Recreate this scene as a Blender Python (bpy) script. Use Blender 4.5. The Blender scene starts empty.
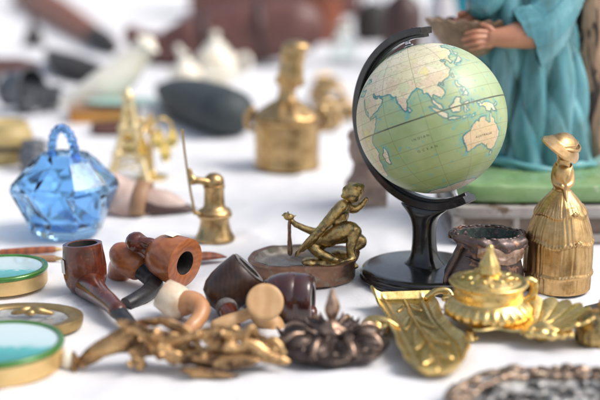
import bpy, math, random
import numpy as np
from mathutils import Vector, Matrix, noise

PI = math.pi
R = math.radians
S = 0.01                      # everything below is written in centimetres
scn = bpy.context.scene
COL = scn.collection

# ------------------------------------------------------------------ camera
CAM_H, PITCH, FOC = 35.0, R(13.5), 600 * 70.0 / 36.0
cd = bpy.data.cameras.new('camera')
cd.lens = 70
cd.sensor_width = 36
cd.clip_start = 0.05
cd.clip_end = 100
cd.dof.use_dof = True
cd.dof.focus_distance = 1.125
cd.dof.aperture_fstop = 2.7
cd.dof.aperture_blades = 0
cam = bpy.data.objects.new('camera', cd)
cam.location = (0, 0, CAM_H * S)
cam.rotation_euler = (R(90) - PITCH, 0, 0)
COL.objects.link(cam)
scn.camera = cam

# ------------------------------------------------------------------ light
SUN_EL, SUN_AZ = R(50), R(102)      # azimuth measured from +Y (away from camera) towards +X
w = bpy.data.worlds.new('World')
scn.world = w
w.use_nodes = True
nt = w.node_tree
sky = nt.nodes.new('ShaderNodeTexSky')
sky.sky_type = 'NISHITA'
sky.sun_disc = False
sky.sun_elevation = SUN_EL
sky.sun_rotation = SUN_AZ
sky.air_density = 1.0
sky.dust_density = 4.0
sky.ozone_density = 1.0
bg = nt.nodes['Background']
bg.inputs['Strength'].default_value = 0.15
hs = nt.nodes.new('ShaderNodeHueSaturation')        # thin bright cloud: a paler sky
hs.inputs['Saturation'].default_value = 0.6
nt.links.new(sky.outputs[0], hs.inputs['Color'])
nt.links.new(hs.outputs[0], bg.inputs['Color'])
sd = bpy.data.lights.new('sun', 'SUN')
sd.energy = 1.3
sd.angle = R(26)
sd.color = (1.0, 0.97, 0.93)
sun = bpy.data.objects.new('sun', sd)
sdir = Vector((math.sin(SUN_AZ) * math.cos(SUN_EL), math.cos(SUN_AZ) * math.cos(SUN_EL), math.sin(SUN_EL)))
sun.rotation_euler = sdir.to_track_quat('Z', 'Y').to_euler()
COL.objects.link(sun)
vs = scn.view_settings
vs.view_transform = 'Standard'
vs.look = 'None'
vs.gamma = 1.0
vs.use_curve_mapping = False
vs.exposure = 0.42
scn.cycles.max_bounces = 12
scn.cycles.transmission_bounces = 10
scn.cycles.use_denoising = True

# ------------------------------------------------------------------ placing helpers (photo measured at 600x400)
FW = Vector((0, math.cos(PITCH), -math.sin(PITCH)))
UP = Vector((0, math.sin(PITCH), math.cos(PITCH)))
def ray(px, py): return FW * FOC + Vector((1, 0, 0)) * (px - 300) + UP * (200 - py)
def at(px, py, z=0.0):
    d = ray(px, py)
    t = (z - CAM_H) / d.z
    return Vector((d.x * t, d.y * t, z))
def aty(px, py, y):
    d = ray(px, py)
    t = y / d.y
    return Vector((d.x * t, y, CAM_H + d.z * t))

# ------------------------------------------------------------------ mesh builder
def crom(pts, n):
    pts = [Vector(p) for p in pts]
    if len(pts) < 3: 
        return [pts[0].lerp(pts[-1], i / n) for i in range(n + 1)]
    P = [pts[0] * 2 - pts[1]] + pts + [pts[-1] * 2 - pts[-2]]
    out = []
    for i in range(1, len(P) - 2):
        for k in range(n):
            t = k / n
            a, b, c, d = P[i - 1], P[i], P[i + 1], P[i + 2]
            out.append(0.5 * ((2 * b) + (c - a) * t + (2 * a - 5 * b + 4 * c - d) * t * t + (3 * b - a - 3 * c + d) * t ** 3))
    out.append(pts[-1])
    return out

def frame_to(axis, up=(0, 0, 1)):
    """matrix whose local Z points along axis"""
    z = Vector(axis).normalized()
    x = Vector(up).cross(z)
    if x.length < 1e-4: x = Vector((1, 0, 0)).cross(z) if abs(z.x) < .9 else Vector((0, 1, 0)).cross(z)
    x.normalize()
    y = z.cross(x)
    return Matrix((x, y, z)).transposed().to_4x4()

class MB:
    def __init__(s): s.v, s.f = [], []
    def add(s, verts, faces, m=None):
        o = len(s.v)
        s.v += [tuple(m @ Vector(p)) if m is not None else tuple(p) for p in verts]
        s.f += [tuple(i + o for i in f) for f in faces]
        return s
    def lathe(s, prof, seg=48, m=None, fn=None, closed=False, a0=0.0):
        """prof = [(r, z)]; fn(theta, i, r, z) -> (x, y, z) optional"""
        vs, fs, rows = [], [], []
        for i, (r, z) in enumerate(prof):
            if r <= 1e-6 and fn is None:
                vs.append((0, 0, z)); rows.append([len(vs) - 1] * seg)
            else:
                row = []
                for k in range(seg):
                    th = 2 * PI * k / seg + a0
                    p = fn(th, i, r, z) if fn else (r * math.cos(th), r * math.sin(th), z)
                    vs.append(p); row.append(len(vs) - 1)
                rows.append(row)
        n = len(rows)
        for i in range(n if closed else n - 1):
            a, b = rows[i], rows[(i + 1) % n]
            for k in range(seg):
                l = (k + 1) % seg
                q = [a[k], a[l], b[l], b[k]]
                q2 = []
                for x in q:
                    if x not in q2: q2.append(x)
                if len(q2) >= 3: fs.append(tuple(q2))
        return s.add(vs, fs, m)
    def tube(s, pts, rad, seg=14, n=6, m=None, flat=None, round_end=True):
        """rad = number or list per control point; flat = (sx, sy) cross-section scale"""
        pts = [Vector(p) for p in pts]
        if not isinstance(rad, (list, tuple)): rad = [rad] * len(pts)
        path = crom(pts, n)
        rr = [x.x for x in crom([Vector((r, 0, 0)) for r in rad], n)]
        if round_end:
            d0 = (path[0] - path[1]).normalized(); d1 = (path[-1] - path[-2]).normalized()
            r0, r1 = rr[0], rr[-1]
            pre = [(path[0] + d0 * r0 * math.sin(a), r0 * math.cos(a)) for a in (R(85), R(60), R(30))]
            post = [(path[-1] + d1 * r1 * math.sin(a), r1 * math.cos(a)) for a in (R(30), R(60), R(85))]
            path = [p for p, _ in pre] + path + [p for p, _ in post]
            rr = [r for _, r in pre] + rr + [r for _, r in post]
        fx, fy = flat or (1, 1)
        vs, fs = [], []
        t0 = (path[1] - path[0]).normalized()
        nx = t0.cross(Vector((0, 0, 1)))
        if nx.length < 1e-3: nx = Vector((1, 0, 0))
        nx.normalize()
        N = len(path)
        for i, p in enumerate(path):
            t = (path[min(i + 1, N - 1)] - path[max(i - 1, 0)]).normalized()
            nx = (nx - t * nx.dot(t)).normalized()
            ny = t.cross(nx)
            for k in range(seg):
                a = 2 * PI * k / seg
                vs.append(p + nx * (rr[i] * fx * math.cos(a)) + ny * (rr[i] * fy * math.sin(a)))
        for i in range(N - 1):
            for k in range(seg):
                l = (k + 1) % seg
                fs.append((i * seg + k, i * seg + l, (i + 1) * seg + l, (i + 1) * seg + k))
        fs.append(tuple(reversed(range(seg))))
        fs.append(tuple(range((N - 1) * seg, N * seg)))
        return s.add(vs, fs, m)
    def ell(s, c, r, m=None, seg=20, rings=12, e=1.0, rot=None):
        """ellipsoid; e < 1 gives a rounded box"""
        def pw(x): return math.copysign(abs(x) ** e, x)
        if not isinstance(r, (tuple, list)): r = (r, r, r)
        M = Matrix.Translation(Vector(c)) @ (rot.to_4x4() if rot is not None else Matrix())
        vs, fs = [(0, 0, -r[2])], []
        for i in range(1, rings):
            ph = -PI / 2 + PI * i / rings
            for k in range(seg):
                th = 2 * PI * (k + .5) / seg
                vs.append((r[0] * pw(math.cos(ph)) * pw(math.cos(th)), r[1] * pw(math.cos(ph)) * pw(math.sin(th)), r[2] * pw(math.sin(ph))))
        vs.append((0, 0, r[2]))
        for k in range(seg):
            l = (k + 1) % seg
            fs.append((0, 1 + l, 1 + k))
            for i in range(rings - 2):
                a = 1 + i * seg
                fs.append((a + k, a + l, a + seg + l, a + seg + k))
            a = 1 + (rings - 2) * seg
            fs.append((a + k, a + l, len(vs) - 1))
        return s.add(vs, fs, (m @ M) if m is not None else M)
    def rbox(s, c, size, m=None, e=0.25, rot=None, seg=32, rings=18):
        return s.ell(c, (size[0] / 2, size[1] / 2, size[2] / 2), m, seg, rings, e, rot)
    def sheet(s, fn, nu, nv, th, m=None):
        """fn(u, v) -> point, u, v in 0..1; a curved sheet with real thickness"""
        P = [[Vector(fn(i / nu, j / nv)) for j in range(nv + 1)] for i in range(nu + 1)]
        def nrm(i, j):
            a = P[min(i + 1, nu)][j] - P[max(i - 1, 0)][j]
            b = P[i][min(j + 1, nv)] - P[i][max(j - 1, 0)]
            n = a.cross(b)
            return n.normalized() if n.length > 1e-9 else Vector((0, 0, 1))
        vs = [P[i][j] for i in range(nu + 1) for j in range(nv + 1)]
        K = len(vs)
        vs = vs + [P[i][j] - nrm(i, j) * th for i in range(nu + 1) for j in range(nv + 1)]
        W = nv + 1
        fs = []
        for i in range(nu):
            for j in range(nv):
                a, b, c, d = i * W + j, (i + 1) * W + j, (i + 1) * W + j + 1, i * W + j + 1
                fs += [(a, b, c, d), (K + d, K + c, K + b, K + a)]
        rim = [i * W for i in range(nu + 1)] + [nu * W + j for j in range(1, W)] + [i * W + nv for i in range(nu - 1, -1, -1)] + [j for j in range(nv - 1, 0, -1)]
        for k in range(len(rim)):
            a, b = rim[k], rim[(k + 1) % len(rim)]
            fs.append((b, a, K + a, K + b))
        return s.add(vs, fs, m)
    def prism(s, outline, z0, z1, m=None):
        """outline = [(x, y)] counter-clockwise"""
        n = len(outline)
        vs = [(x, y, z0) for x, y in outline] + [(x, y, z1) for x, y in outline]
        fs = [tuple(reversed(range(n))), tuple(range(n, 2 * n))]
        for k in range(n):
            l = (k + 1) % n
            fs.append((k, l, n + l, n + k))
        return s.add(vs, fs, m)
    def wobble(s, amp, scale, seed=0.0):
        out = []
        for p in s.v:
            q = Vector(p) * scale + Vector((seed, seed * 1.7, -seed))
            d = noise.noise_vector(q)
            out.append((p[0] + d.x * amp, p[1] + d.y * amp, p[2] + d.z * amp))
        s.v = out
        return s
    def mesh(s, name):
        me = bpy.data.meshes.new(name)
        me.from_pydata([(x * S, y * S, z * S) for x, y, z in s.v], [], s.f)
        me.update()
        return me
    def build(s, name, mat, parent=None, loc=None, smooth=True, sharp=40, bevel=None, sub=0):
        me = s.mesh(name)
        import bmesh
        bm = bmesh.new(); bm.from_mesh(me)
        bmesh.ops.recalc_face_normals(bm, faces=bm.faces)
        bm.to_mesh(me); bm.free()
        if smooth:
            me.shade_smooth()
            if sharp: me.set_sharp_from_angle(angle=R(sharp))
        me.materials.append(mat)
        o = bpy.data.objects.new(name, me)
        COL.objects.link(o)
        if parent is not None: o.parent = parent
        if loc is not None: o.location = Vector(loc) * S
        if bevel:
            b = o.modifiers.new('bevel', 'BEVEL'); b.width = bevel * S; b.segments = 3; b.limit_method = 'ANGLE'; b.angle_limit = R(35)
        if sub:
            u = o.modifiers.new('sub', 'SUBSURF'); u.levels = sub; u.render_levels = sub
        return o
    def cast(s, name, mat, parent=None, loc=None, voxel=0.1, smooth=4, lumps=0.0, lscale=1.0):
        """fuse overlapping closed pieces into ONE continuous surface, as a casting"""
        me = s.mesh(name)
        o = bpy.data.objects.new(name, me)
        COL.objects.link(o)
        rm = o.modifiers.new('rm', 'REMESH'); rm.mode = 'VOXEL'; rm.voxel_size = voxel * S
        if smooth:
            sm = o.modifiers.new('sm', 'SMOOTH'); sm.factor = 0.5; sm.iterations = smooth
        dg = bpy.context.evaluated_depsgraph_get()
        me2 = bpy.data.meshes.new_from_object(o.evaluated_get(dg))
        o.modifiers.clear()
        o.data = me2
        bpy.data.meshes.remove(me)
        me2.name = name
        if lumps:
            nv = len(me2.vertices)
            co = np.empty(nv * 3, np.float32); me2.vertices.foreach_get('co', co); co = co.reshape(-1, 3)
            no = np.empty(nv * 3, np.float32); me2.vertex_normals.foreach_get('vector', no); no = no.reshape(-1, 3)
            h = np.array([noise.fractal(Vector(p), 1.0, 2.0, 3) for p in (co / S * lscale).tolist()], np.float32)
            co = co + no * (lumps * S * h)[:, None]
            me2.vertices.foreach_set('co', co.ravel()); me2.update()
        me2.shade_smooth()
        me2.materials.clear(); me2.materials.append(mat)
        if parent is not None: o.parent = parent
        if loc is not None: o.location = Vector(loc) * S
        return o

# ------------------------------------------------------------------ scene bookkeeping
def tag(o, label, cat, group=None):
    o['label'] = label
    o['category'] = cat
    if group: o['group'] = group
    return o
def thing(name, loc, label, cat, group=None, rz=0.0):
    o = bpy.data.objects.new(name, None)
    o.empty_display_size = 0.02
    COL.objects.link(o)
    o.location = Vector(loc) * S
    o.rotation_euler = (0, 0, rz)
    return tag(o, label, cat, group)

# ------------------------------------------------------------------ materials
def mat(name, c1, c2=None, metal=0.0, rough=0.4, rvar=0.1, scale=1.0, detail=5.0, thr=(0.35, 0.65), c3=None, c3thr=(0.55, 0.7), c3scale=3.0,
        bump=0.0, bscale=6.0, bdist=0.1, coat=0.0, stretch=(1, 1, 1), spec=0.5, wave=None, sss=0.0, distort=0.3):
    """scale is in features per centimetre"""
    m = bpy.data.materials.new(name)
    m.use_nodes = True
    t = m.node_tree; N = t.nodes; L = t.links
    b = N['Principled BSDF']
    tc = N.new('ShaderNodeTexCoord')
    mp = N.new('ShaderNodeMapping')
    mp.inputs['Scale'].default_value = tuple(100.0 * k for k in stretch)
    L.new(tc.outputs['Object'], mp.inputs['Vector'])
    def nz(sc, det=detail, ds=distort):
        n = N.new('ShaderNodeTexNoise'); n.inputs['Scale'].default_value = sc; n.inputs['Detail'].default_value = det
        n.inputs['Roughness'].default_value = 0.6; n.inputs['Distortion'].default_value = ds
        L.new(mp.outputs[0], n.inputs['Vector']); return n.outputs['Fac']
    def ramp(src, lo, hi):
        r = N.new('ShaderNodeMapRange'); r.inputs['From Min'].default_value = lo; r.inputs['From Max'].default_value = hi
        L.new(src, r.inputs['Value']); return r.outputs[0]
    def mix(f, a, bcol):
        x = N.new('ShaderNodeMix'); x.data_type = 'RGBA'
        L.new(f, x.inputs['Factor'])
        for k, q in ((6, a), (7, bcol)):
            if isinstance(q, tuple): x.inputs[k].default_value = (*q, 1)
            else: L.new(q, x.inputs[k])
        return x.outputs[2]
    col = None
    f1 = nz(scale)
    if wave:
        wv = N.new('ShaderNodeTexWave'); wv.wave_type = wave.get('type', 'BANDS'); wv.bands_direction = wave.get('dir', 'X')
        wv.inputs['Scale'].default_value = wave.get('scale', 1.0); wv.inputs['Distortion'].default_value = wave.get('dist', 4.0)
        wv.inputs['Detail'].default_value = 3; wv.inputs['Detail Scale'].default_value = wave.get('dscale', 1.0)
        L.new(mp.outputs[0], wv.inputs['Vector'])
        mx = N.new('ShaderNodeMath'); mx.operation = 'MULTIPLY_ADD'; L.new(wv.outputs['Fac'], mx.inputs[0]); mx.inputs[1].default_value = wave.get('amt', 0.5)
        sc2 = N.new('ShaderNodeMath'); sc2.operation = 'MULTIPLY'; L.new(f1, sc2.inputs[0]); sc2.inputs[1].default_value = 1 - wave.get('amt', 0.5)
        L.new(sc2.outputs[0], mx.inputs[2]); f1 = mx.outputs[0]
    if c2 is None: b.inputs['Base Color'].default_value = (*c1, 1)
    else:
        col = mix(ramp(f1, *thr), c1, c2)
        if c3 is not None: col = mix(ramp(nz(c3scale, 6.0, 0.6), *c3thr), col, c3)
        L.new(col, b.inputs['Base Color'])
    b.inputs['Metallic'].default_value = metal
    if rvar:
        rr = N.new('ShaderNodeMapRange'); rr.inputs['To Min'].default_value = max(0.02, rough - rvar); rr.inputs['To Max'].default_value = min(1, rough + rvar)
        rr.inputs['From Min'].default_value = 0.3; rr.inputs['From Max'].default_value = 0.7
        L.new(nz(scale * 2.3), rr.inputs['Value']); L.new(rr.outputs[0], b.inputs['Roughness'])
    else: b.inputs['Roughness'].default_value = rough
    b.inputs['Coat Weight'].default_value = coat
    b.inputs['Coat Roughness'].default_value = 0.08
    b.inputs['Specular IOR Level'].default_value = spec
    if sss:
        b.inputs['Subsurface Weight'].default_value = sss
        b.inputs['Subsurface Radius'].default_value = (0.004, 0.003, 0.002)
    if bump:
        bp = N.new('ShaderNodeBump'); bp.inputs['Strength'].default_value = bump; bp.inputs['Distance'].default_value = bdist * S
        L.new(nz(bscale, 4.0), bp.inputs['Height']); L.new(bp.outputs[0], b.inputs['Normal'])
    return m

def glass(name, color, rough=0.02, ior=1.48):
    m = bpy.data.materials.new(name); m.use_nodes = True
    b = m.node_tree.nodes['Principled BSDF']
    b.inputs['Base Color'].default_value = (*color, 1)
    b.inputs['Transmission Weight'].default_value = 1
    b.inputs['Roughness'].default_value = rough
    b.inputs['IOR'].default_value = ior
    return m

M = {}
M['cloth'] = mat('white_cotton', (0.69, 0.69, 0.705), (0.76, 0.76, 0.77), rough=0.9, rvar=0.05, scale=0.08, bump=0.6, bscale=3, bdist=0.08, spec=0.15)
M['brass'] = mat('aged_brass', (0.58, 0.40, 0.20), (0.46, 0.30, 0.13), 1, 0.34, 0.1, 0.8, c3=(0.20, 0.125, 0.05), c3thr=(0.50, 0.80), c3scale=0.8, bump=0.25, bscale=7, bdist=0.06)
M['bright_brass'] = mat('bright_brass', (0.80, 0.60, 0.26), (0.66, 0.47, 0.17), 1, 0.31, 0.09, 1.0, c3=(0.30, 0.21, 0.07), c3thr=(0.54, 0.82), c3scale=1.6, bump=0.15, bscale=5, bdist=0.05)
M['lady'] = mat('gilt_bronze', (0.66, 0.44, 0.21), (0.54, 0.34, 0.14), 1, 0.36, 0.08, 0.9, c3=(0.30, 0.175, 0.065), c3thr=(0.50, 0.85), c3scale=1.1, bump=0.25, bscale=6, bdist=0.06)
M['old_bronze'] = mat('old_bronze', (0.62, 0.45, 0.19), (0.44, 0.30, 0.12), 1, 0.32, 0.12, 1.2, c3=(0.10, 0.10, 0.07), c3thr=(0.47, 0.66), c3scale=1.3, bump=0.4, bscale=6, bdist=0.08)
M['basin'] = mat('tarnished_basin', (0.42, 0.39, 0.34), (0.26, 0.20, 0.15), 0.85, 0.3, 0.1, 0.5, c3=(0.10, 0.07, 0.05), c3thr=(0.58, 0.72), c3scale=0.7)
M['rib_copper'] = mat('worn_copper', (0.50, 0.36, 0.27), (0.28, 0.17, 0.12), 0.9, 0.35, 0.1, 1.5, bump=0.3, bscale=4, bdist=0.06)
M['pierced'] = mat('tarnished_silver_gilt', (0.40, 0.31, 0.23), (0.25, 0.16, 0.11), 0.85, 0.36, 0.1, 0.7, c3=(0.08, 0.06, 0.05), c3thr=(0.55, 0.7), c3scale=0.8, bump=0.3, bscale=3, bdist=0.08)
M['copper_dish'] = mat('brown_copper', (0.30, 0.17, 0.11), (0.22, 0.12, 0.08), 0.85, 0.36, 0.1, 0.9, c3=(0.30, 0.29, 0.24), c3thr=(0.52, 0.72), c3scale=0.7, bump=0.3, bscale=5, bdist=0.05)
M['ornament'] = mat('ochre_cast_metal', (0.58, 0.37, 0.17), (0.38, 0.21, 0.09), 0.75, 0.32, 0.1, 0.7, c3=(0.10, 0.055, 0.03), c3thr=(0.49, 0.60), c3scale=0.6, bump=0.3, bscale=4, bdist=0.08)
M['dark_metal'] = mat('tarnished_metal', (0.06, 0.045, 0.04), (0.11, 0.08, 0.065), 0.85, 0.38, 0.1, 1.0, c3=(0.42, 0.30, 0.22), c3thr=(0.60, 0.75), c3scale=1.4, bump=0.4, bscale=4, bdist=0.08)
M['copper_pot'] = mat('patinated_copper', (0.17, 0.125, 0.115), (0.07, 0.05, 0.047), 0.55, 0.40, 0.1, 0.8, c3=(0.46, 0.23, 0.14), c3thr=(0.56, 0.66), c3scale=0.8, bump=0.4, bscale=3, bdist=0.12)
M['pot_inside'] = mat('dark_verdigris', (0.02, 0.03, 0.025), (0.06, 0.09, 0.075), 0.3, 0.5, 0.1, 2.0, c3=(0.22, 0.16, 0.12), c3scale=3)
M['black'] = mat('black_enamel', (0.006, 0.006, 0.007), (0.014, 0.014, 0.014), 0, 0.20, 0.09, 0.7, c3=(0.028, 0.027, 0.025), c3thr=(0.62, 0.88), c3scale=3.5, bump=0.08, bscale=3, bdist=0.05, coat=0.4)
M['pale_gold'] = mat('pale_gilt', (0.80, 0.68, 0.42), (0.70, 0.55, 0.28), 0.6, 0.45, 0.1, 0.6)
M['steel'] = mat('steel_pin', (0.6, 0.6, 0.6), None, 1, 0.3, 0.05)
M['briar_red'] = mat('red_briar', (0.13, 0.026, 0.010), (0.050, 0.012, 0.007), 0, 0.22, 0.06, 0.8, c3=(0.22, 0.06, 0.015), c3thr=(0.55, 0.7), c3scale=1.1, coat=0.5, bump=0.05, bscale=6, bdist=0.03)
M['briar_orange'] = mat('orange_briar', (0.42, 0.145, 0.050), (0.27, 0.078, 0.026), 0, 0.34, 0.06, 0.5, wave=dict(type='RINGS', scale=.55, dist=9, dscale=1.2, amt=.22), coat=0.3, thr=(0.3, 0.7), bump=0.05, bscale=7, bdist=0.03, c3=(0.12,0.03,0.012), c3thr=(0.62,0.78), c3scale=0.7)
M['briar_dark'] = mat('dark_briar', (0.026, 0.012, 0.008), (0.055, 0.024, 0.014), 0, 0.42, 0.08, 1.2, coat=0.15, wave=dict(scale=.7, dist=7, amt=.15), bump=0.06, bscale=7, bdist=0.03)
M['briar_plum'] = mat('plum_briar', (0.035, 0.012, 0.013), (0.060, 0.018, 0.014), 0, 0.20, 0.05, 0.9, coat=0.6, c3=(0.11, 0.035, 0.018), c3thr=(0.6, 0.75), c3scale=0.8)
M['char'] = mat('charred_bowl', (0.012, 0.010, 0.009), (0.03, 0.025, 0.02), 0, 0.8, 0.1, 3)
M['ash_rim'] = mat('ashy_rim', (0.20, 0.18, 0.17), (0.10, 0.085, 0.08), 0, 0.6, 0.1, 3)
M['vulcanite'] = mat('black_vulcanite', (0.012, 0.012, 0.013), (0.03, 0.03, 0.032), 0, 0.36, 0.08, 2, bump=0.1, bscale=9, bdist=0.03)
M['meerschaum'] = mat('meerschaum', (0.74, 0.62, 0.47), (0.58, 0.38, 0.22), 0, 0.35, 0.08, 0.6, thr=(0.42, 0.66), coat=0.3, sss=0.15)
M['amber_wood'] = mat('honey_wood', (0.55, 0.28, 0.13), (0.45, 0.20, 0.08), 0, 0.4, 0.08, 0.7, coat=0.2)
M['paper'] = mat('sticker_paper', (0.75, 0.75, 0.70), None, 0, 0.7, 0)
M['pale_wood'] = mat('pale_turned_wood', (0.60, 0.37, 0.18), (0.52, 0.30, 0.13), 0, 0.5, 0.08, 0.8, wave=dict(scale=0.25, dist=2, amt=.25))
M['teal_robe'] = mat('teal_paint', (0.050, 0.205, 0.24), (0.15, 0.38, 0.42), 0, 0.27, 0.08, 0.35, c3=(0.05, 0.075, 0.06), c3thr=(0.48, 0.78), c3scale=0.5, coat=0.2, bump=0.1, bscale=2.5, bdist=0.06, stretch=(1, 1, 0.22))
M['teal_light'] = mat('teal_hem_paint', (0.16, 0.42, 0.44), (0.09, 0.29, 0.31), 0, 0.36, 0.1, 0.4, coat=0.2)
M['skin'] = mat('painted_skin', (0.58, 0.27, 0.16), (0.48, 0.20, 0.11), 0, 0.42, 0.08, 0.5, coat=0.2)
M['shell'] = mat('brown_shell_paint', (0.30, 0.20, 0.125), (0.18, 0.12, 0.075), 0, 0.5, 0.1, 0.6, c3=(0.5, 0.38, 0.25), c3thr=(0.58, 0.75), c3scale=0.9, bump=0.15, bscale=3, bdist=0.06)
M['trunk'] = mat('trunk_paint', (0.46, 0.31, 0.20), (0.30, 0.18, 0.105), 0, 0.6, 0.1, 0.5, stretch=(1, 1, 0.22), c3=(0.035, 0.022, 0.015), c3thr=(0.53, 0.59), c3scale=0.7, bump=0.7, bscale=1.2, bdist=0.3)
M['green_base'] = mat('green_glaze', (0.17, 0.31, 0.115), (0.25, 0.38, 0.18), 0, 0.33, 0.1, 0.35, c3=(0.42, 0.46, 0.34), c3thr=(0.64, 0.72), c3scale=0.8, coat=0.3, bump=0.15, bscale=0.8, bdist=0.2)
M['plinth'] = mat('grey_painted_plaster', (0.40, 0.37, 0.35), (0.30, 0.27, 0.25), 0, 0.5, 0.1, 0.4, c3=(0.14, 0.095, 0.065), c3thr=(0.56, 0.64), c3scale=0.6, bump=0.1, bscale=3, bdist=0.05)
M['plinth_panel'] = mat('brown_panel_paint', (0.22, 0.165, 0.13), (0.15, 0.11, 0.085), 0, 0.6, 0.1, 0.5)
M['blue_glass'] = glass('blue_glass', (0.44, 0.715, 0.995))
M['deep_blue_glass'] = glass('deep_blue_glass', (0.22, 0.50, 0.98))
M['gold_side'] = mat('gold_lacquer', (0.78, 0.56, 0.26), (0.70, 0.47, 0.20), 0.6, 0.35, 0.06, 0.6)
M['green_enamel'] = mat('green_enamel', (0.035, 0.15, 0.015), (0.06, 0.21, 0.03), 0.2, 0.22, 0.05, 0.8, coat=0.5)
M['mottled_silver'] = mat('mottled_silver', (0.62, 0.61, 0.58), (0.26, 0.245, 0.23), 0.5, 0.4, 0.1, 0.45, thr=(0.40, 0.56), c3=(0.05, 0.045, 0.042), c3thr=(0.50, 0.58), c3scale=0.6, bump=0.4, bscale=2.5, bdist=0.1)
M['light_silver'] = mat('worn_silver', (0.66, 0.65, 0.62), (0.42, 0.41, 0.39), 0.5, 0.4, 0.1, 0.5, thr=(0.4, 0.6), c3=(0.16, 0.15, 0.14), c3thr=(0.58, 0.72), c3scale=0.9, bump=0.4, bscale=2, bdist=0.1)
M['dull_brass'] = mat('dull_brass', (0.50, 0.36, 0.17), (0.40, 0.27, 0.11), 0.9, 0.42, 0.08, 0.8, bump=0.15, bscale=4, bdist=0.05)
M['cream'] = mat('cream_porcelain', (0.90, 0.86, 0.74), (0.86, 0.80, 0.64), 0, 0.3, 0.05, 0.2, coat=0.3)
M['white_china'] = mat('white_china', (0.86, 0.82, 0.72), (0.80, 0.74, 0.60), 0, 0.25, 0.05, 0.25, coat=0.4)
M['orange_box'] = mat('orange_lacquer', (0.55, 0.22, 0.03), (0.62, 0.33, 0.07), 0, 0.4, 0.05, 0.2)
M['teal_plate'] = mat('celadon_glaze', (0.28, 0.46, 0.42), (0.36, 0.52, 0.46), 0, 0.3, 0.05, 0.2, coat=0.3)
M['dark_case'] = mat('slate_leatherette', (0.028, 0.038, 0.042), (0.040, 0.052, 0.056), 0, 0.62, 0.06, 0.5, bump=0.1, bscale=4, bdist=0.05)
M['brown_leather'] = mat('brown_leather', (0.115, 0.045, 0.038), (0.16, 0.068, 0.055), 0, 0.42, 0.08, 0.2, bump=0.2, bscale=1, bdist=0.2)
M['dark_leather'] = mat('dark_leather', (0.05, 0.025, 0.022), (0.075, 0.035, 0.03), 0, 0.45, 0.08, 0.3)
M['gun_wood'] = mat('russet_wood', (0.32, 0.095, 0.035), (0.20, 0.06, 0.028), 0, 0.5, 0.06, 0.3, wave=dict(scale=0.3, dist=3, amt=.4))
M['dark_iron'] = mat('dark_iron', (0.022, 0.020, 0.018), (0.04, 0.034, 0.03), 0.0, 0.7, 0.08, 0.4)
M['grey_iron'] = mat('grey_pewter', (0.17, 0.18, 0.20), (0.07, 0.073, 0.08), 0.7, 0.42, 0.1, 0.4, c3=(0.4, 0.41, 0.43), c3scale=0.6, c3thr=(0.55, 0.7))
M['ochre_glaze'] = mat('ochre_glaze', (0.50, 0.38, 0.16), (0.40, 0.29, 0.11), 0, 0.35, 0.08, 0.3, coat=0.2)
M['tan_leather'] = mat('tan_leather', (0.38, 0.22, 0.12), (0.31, 0.17, 0.09), 0, 0.5, 0.08, 0.5)
M['pink_leather'] = mat('faded_leather', (0.46, 0.31, 0.26), (0.56, 0.44, 0.38), 0, 0.5, 0.08, 0.4)
M['stone'] = mat('weathered_stone', (0.25, 0.17, 0.125), (0.40, 0.29, 0.23), 0, 0.7, 0.1, 0.3, c3=(0.10, 0.075, 0.06), c3scale=0.4, bump=0.4, bscale=1.2, bdist=0.2)
M['yellow_glass'] = glass('yellow_glass', (0.95, 0.70, 0.20), 0.1)
M['rust'] = mat('rust_paint', (0.30, 0.085, 0.035), (0.22, 0.06, 0.03), 0, 0.5, 0.08, 0.2)
M['turquoise'] = mat('turquoise_paint', (0.02, 0.34, 0.42), (0.03, 0.28, 0.36), 0, 0.4, 0.05, 0.3)
M['pale_grey'] = mat('pale_grey_glaze', (0.55, 0.53, 0.54), (0.46, 0.43, 0.44), 0, 0.4, 0.08, 0.3)
M['green_glass'] = glass('clear_green_glass', (0.90, 0.95, 0.93), 0.05)
M['ink'] = mat('printing_ink', (0.045, 0.055, 0.03), None, 0, 0.4, 0)

# ------------------------------------------------------------------ the table cloth everything lies on
def cloth_z(x, y):
    n = noise.fractal(Vector((x * 0.05, y * 0.04, 0.3)), 1.0, 2.0, 4)
    rg = 1 - abs(noise.noise(Vector((x * 0.085 + .3 * n, y * 0.055, 2.2)))) * 2
    rg2 = 1 - abs(noise.noise(Vector((x * 0.19 - y * .07, y * 0.14, 7.2)))) * 2
    z = -0.26 + 0.20 * n + 0.30 * max(0, rg) ** 4 + 0.19 * max(0, rg2) ** 5
    # soft creases, mostly running away from the camera
    for (x0, y0, x1, y1, wd, h) in CREASES:
        ax, ay = x1 - x0, y1 - y0
        L2 = ax * ax + ay * ay
        t = ((x - x0) * ax + (y - y0) * ay) / L2
        if -0.2 < t < 1.2:
            d = abs((x - x0) * ay - (y - y0) * ax) / math.sqrt(L2)
            d += 0.5 * noise.noise(Vector((x * .15, y * .15, 4)))
            fall = max(0, 1 - abs(t - .5) / .7)
            z += h * fall * math.exp(-(d / wd) ** 2)
    return min(z, 0.30)
CREASES = [(3.5, 112, 9.5, 100, .8, .3), (-3, 86, 14, 84, 1.6, .5), (-22, 100, -10, 94, 1.0, .3), (10, 82, 30, 90, 1.6, .35), (-8, 135, -2, 122, 1.2, .35),
           (-30, 160, 0, 140, 2, .4), (2, 150, 12, 140, 1.5, .4), (-60, 210, -10, 190, 3, .7), (-10, 190, 30, 230, 3, .7), (-80, 270, -20, 240, 5, .9), (-40, 320, 30, 290, 5, 1.0),
           (-9, 108, -2, 97, 0.9, .25), (-26, 93, -14, 82, 1.3, .3)]
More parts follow.
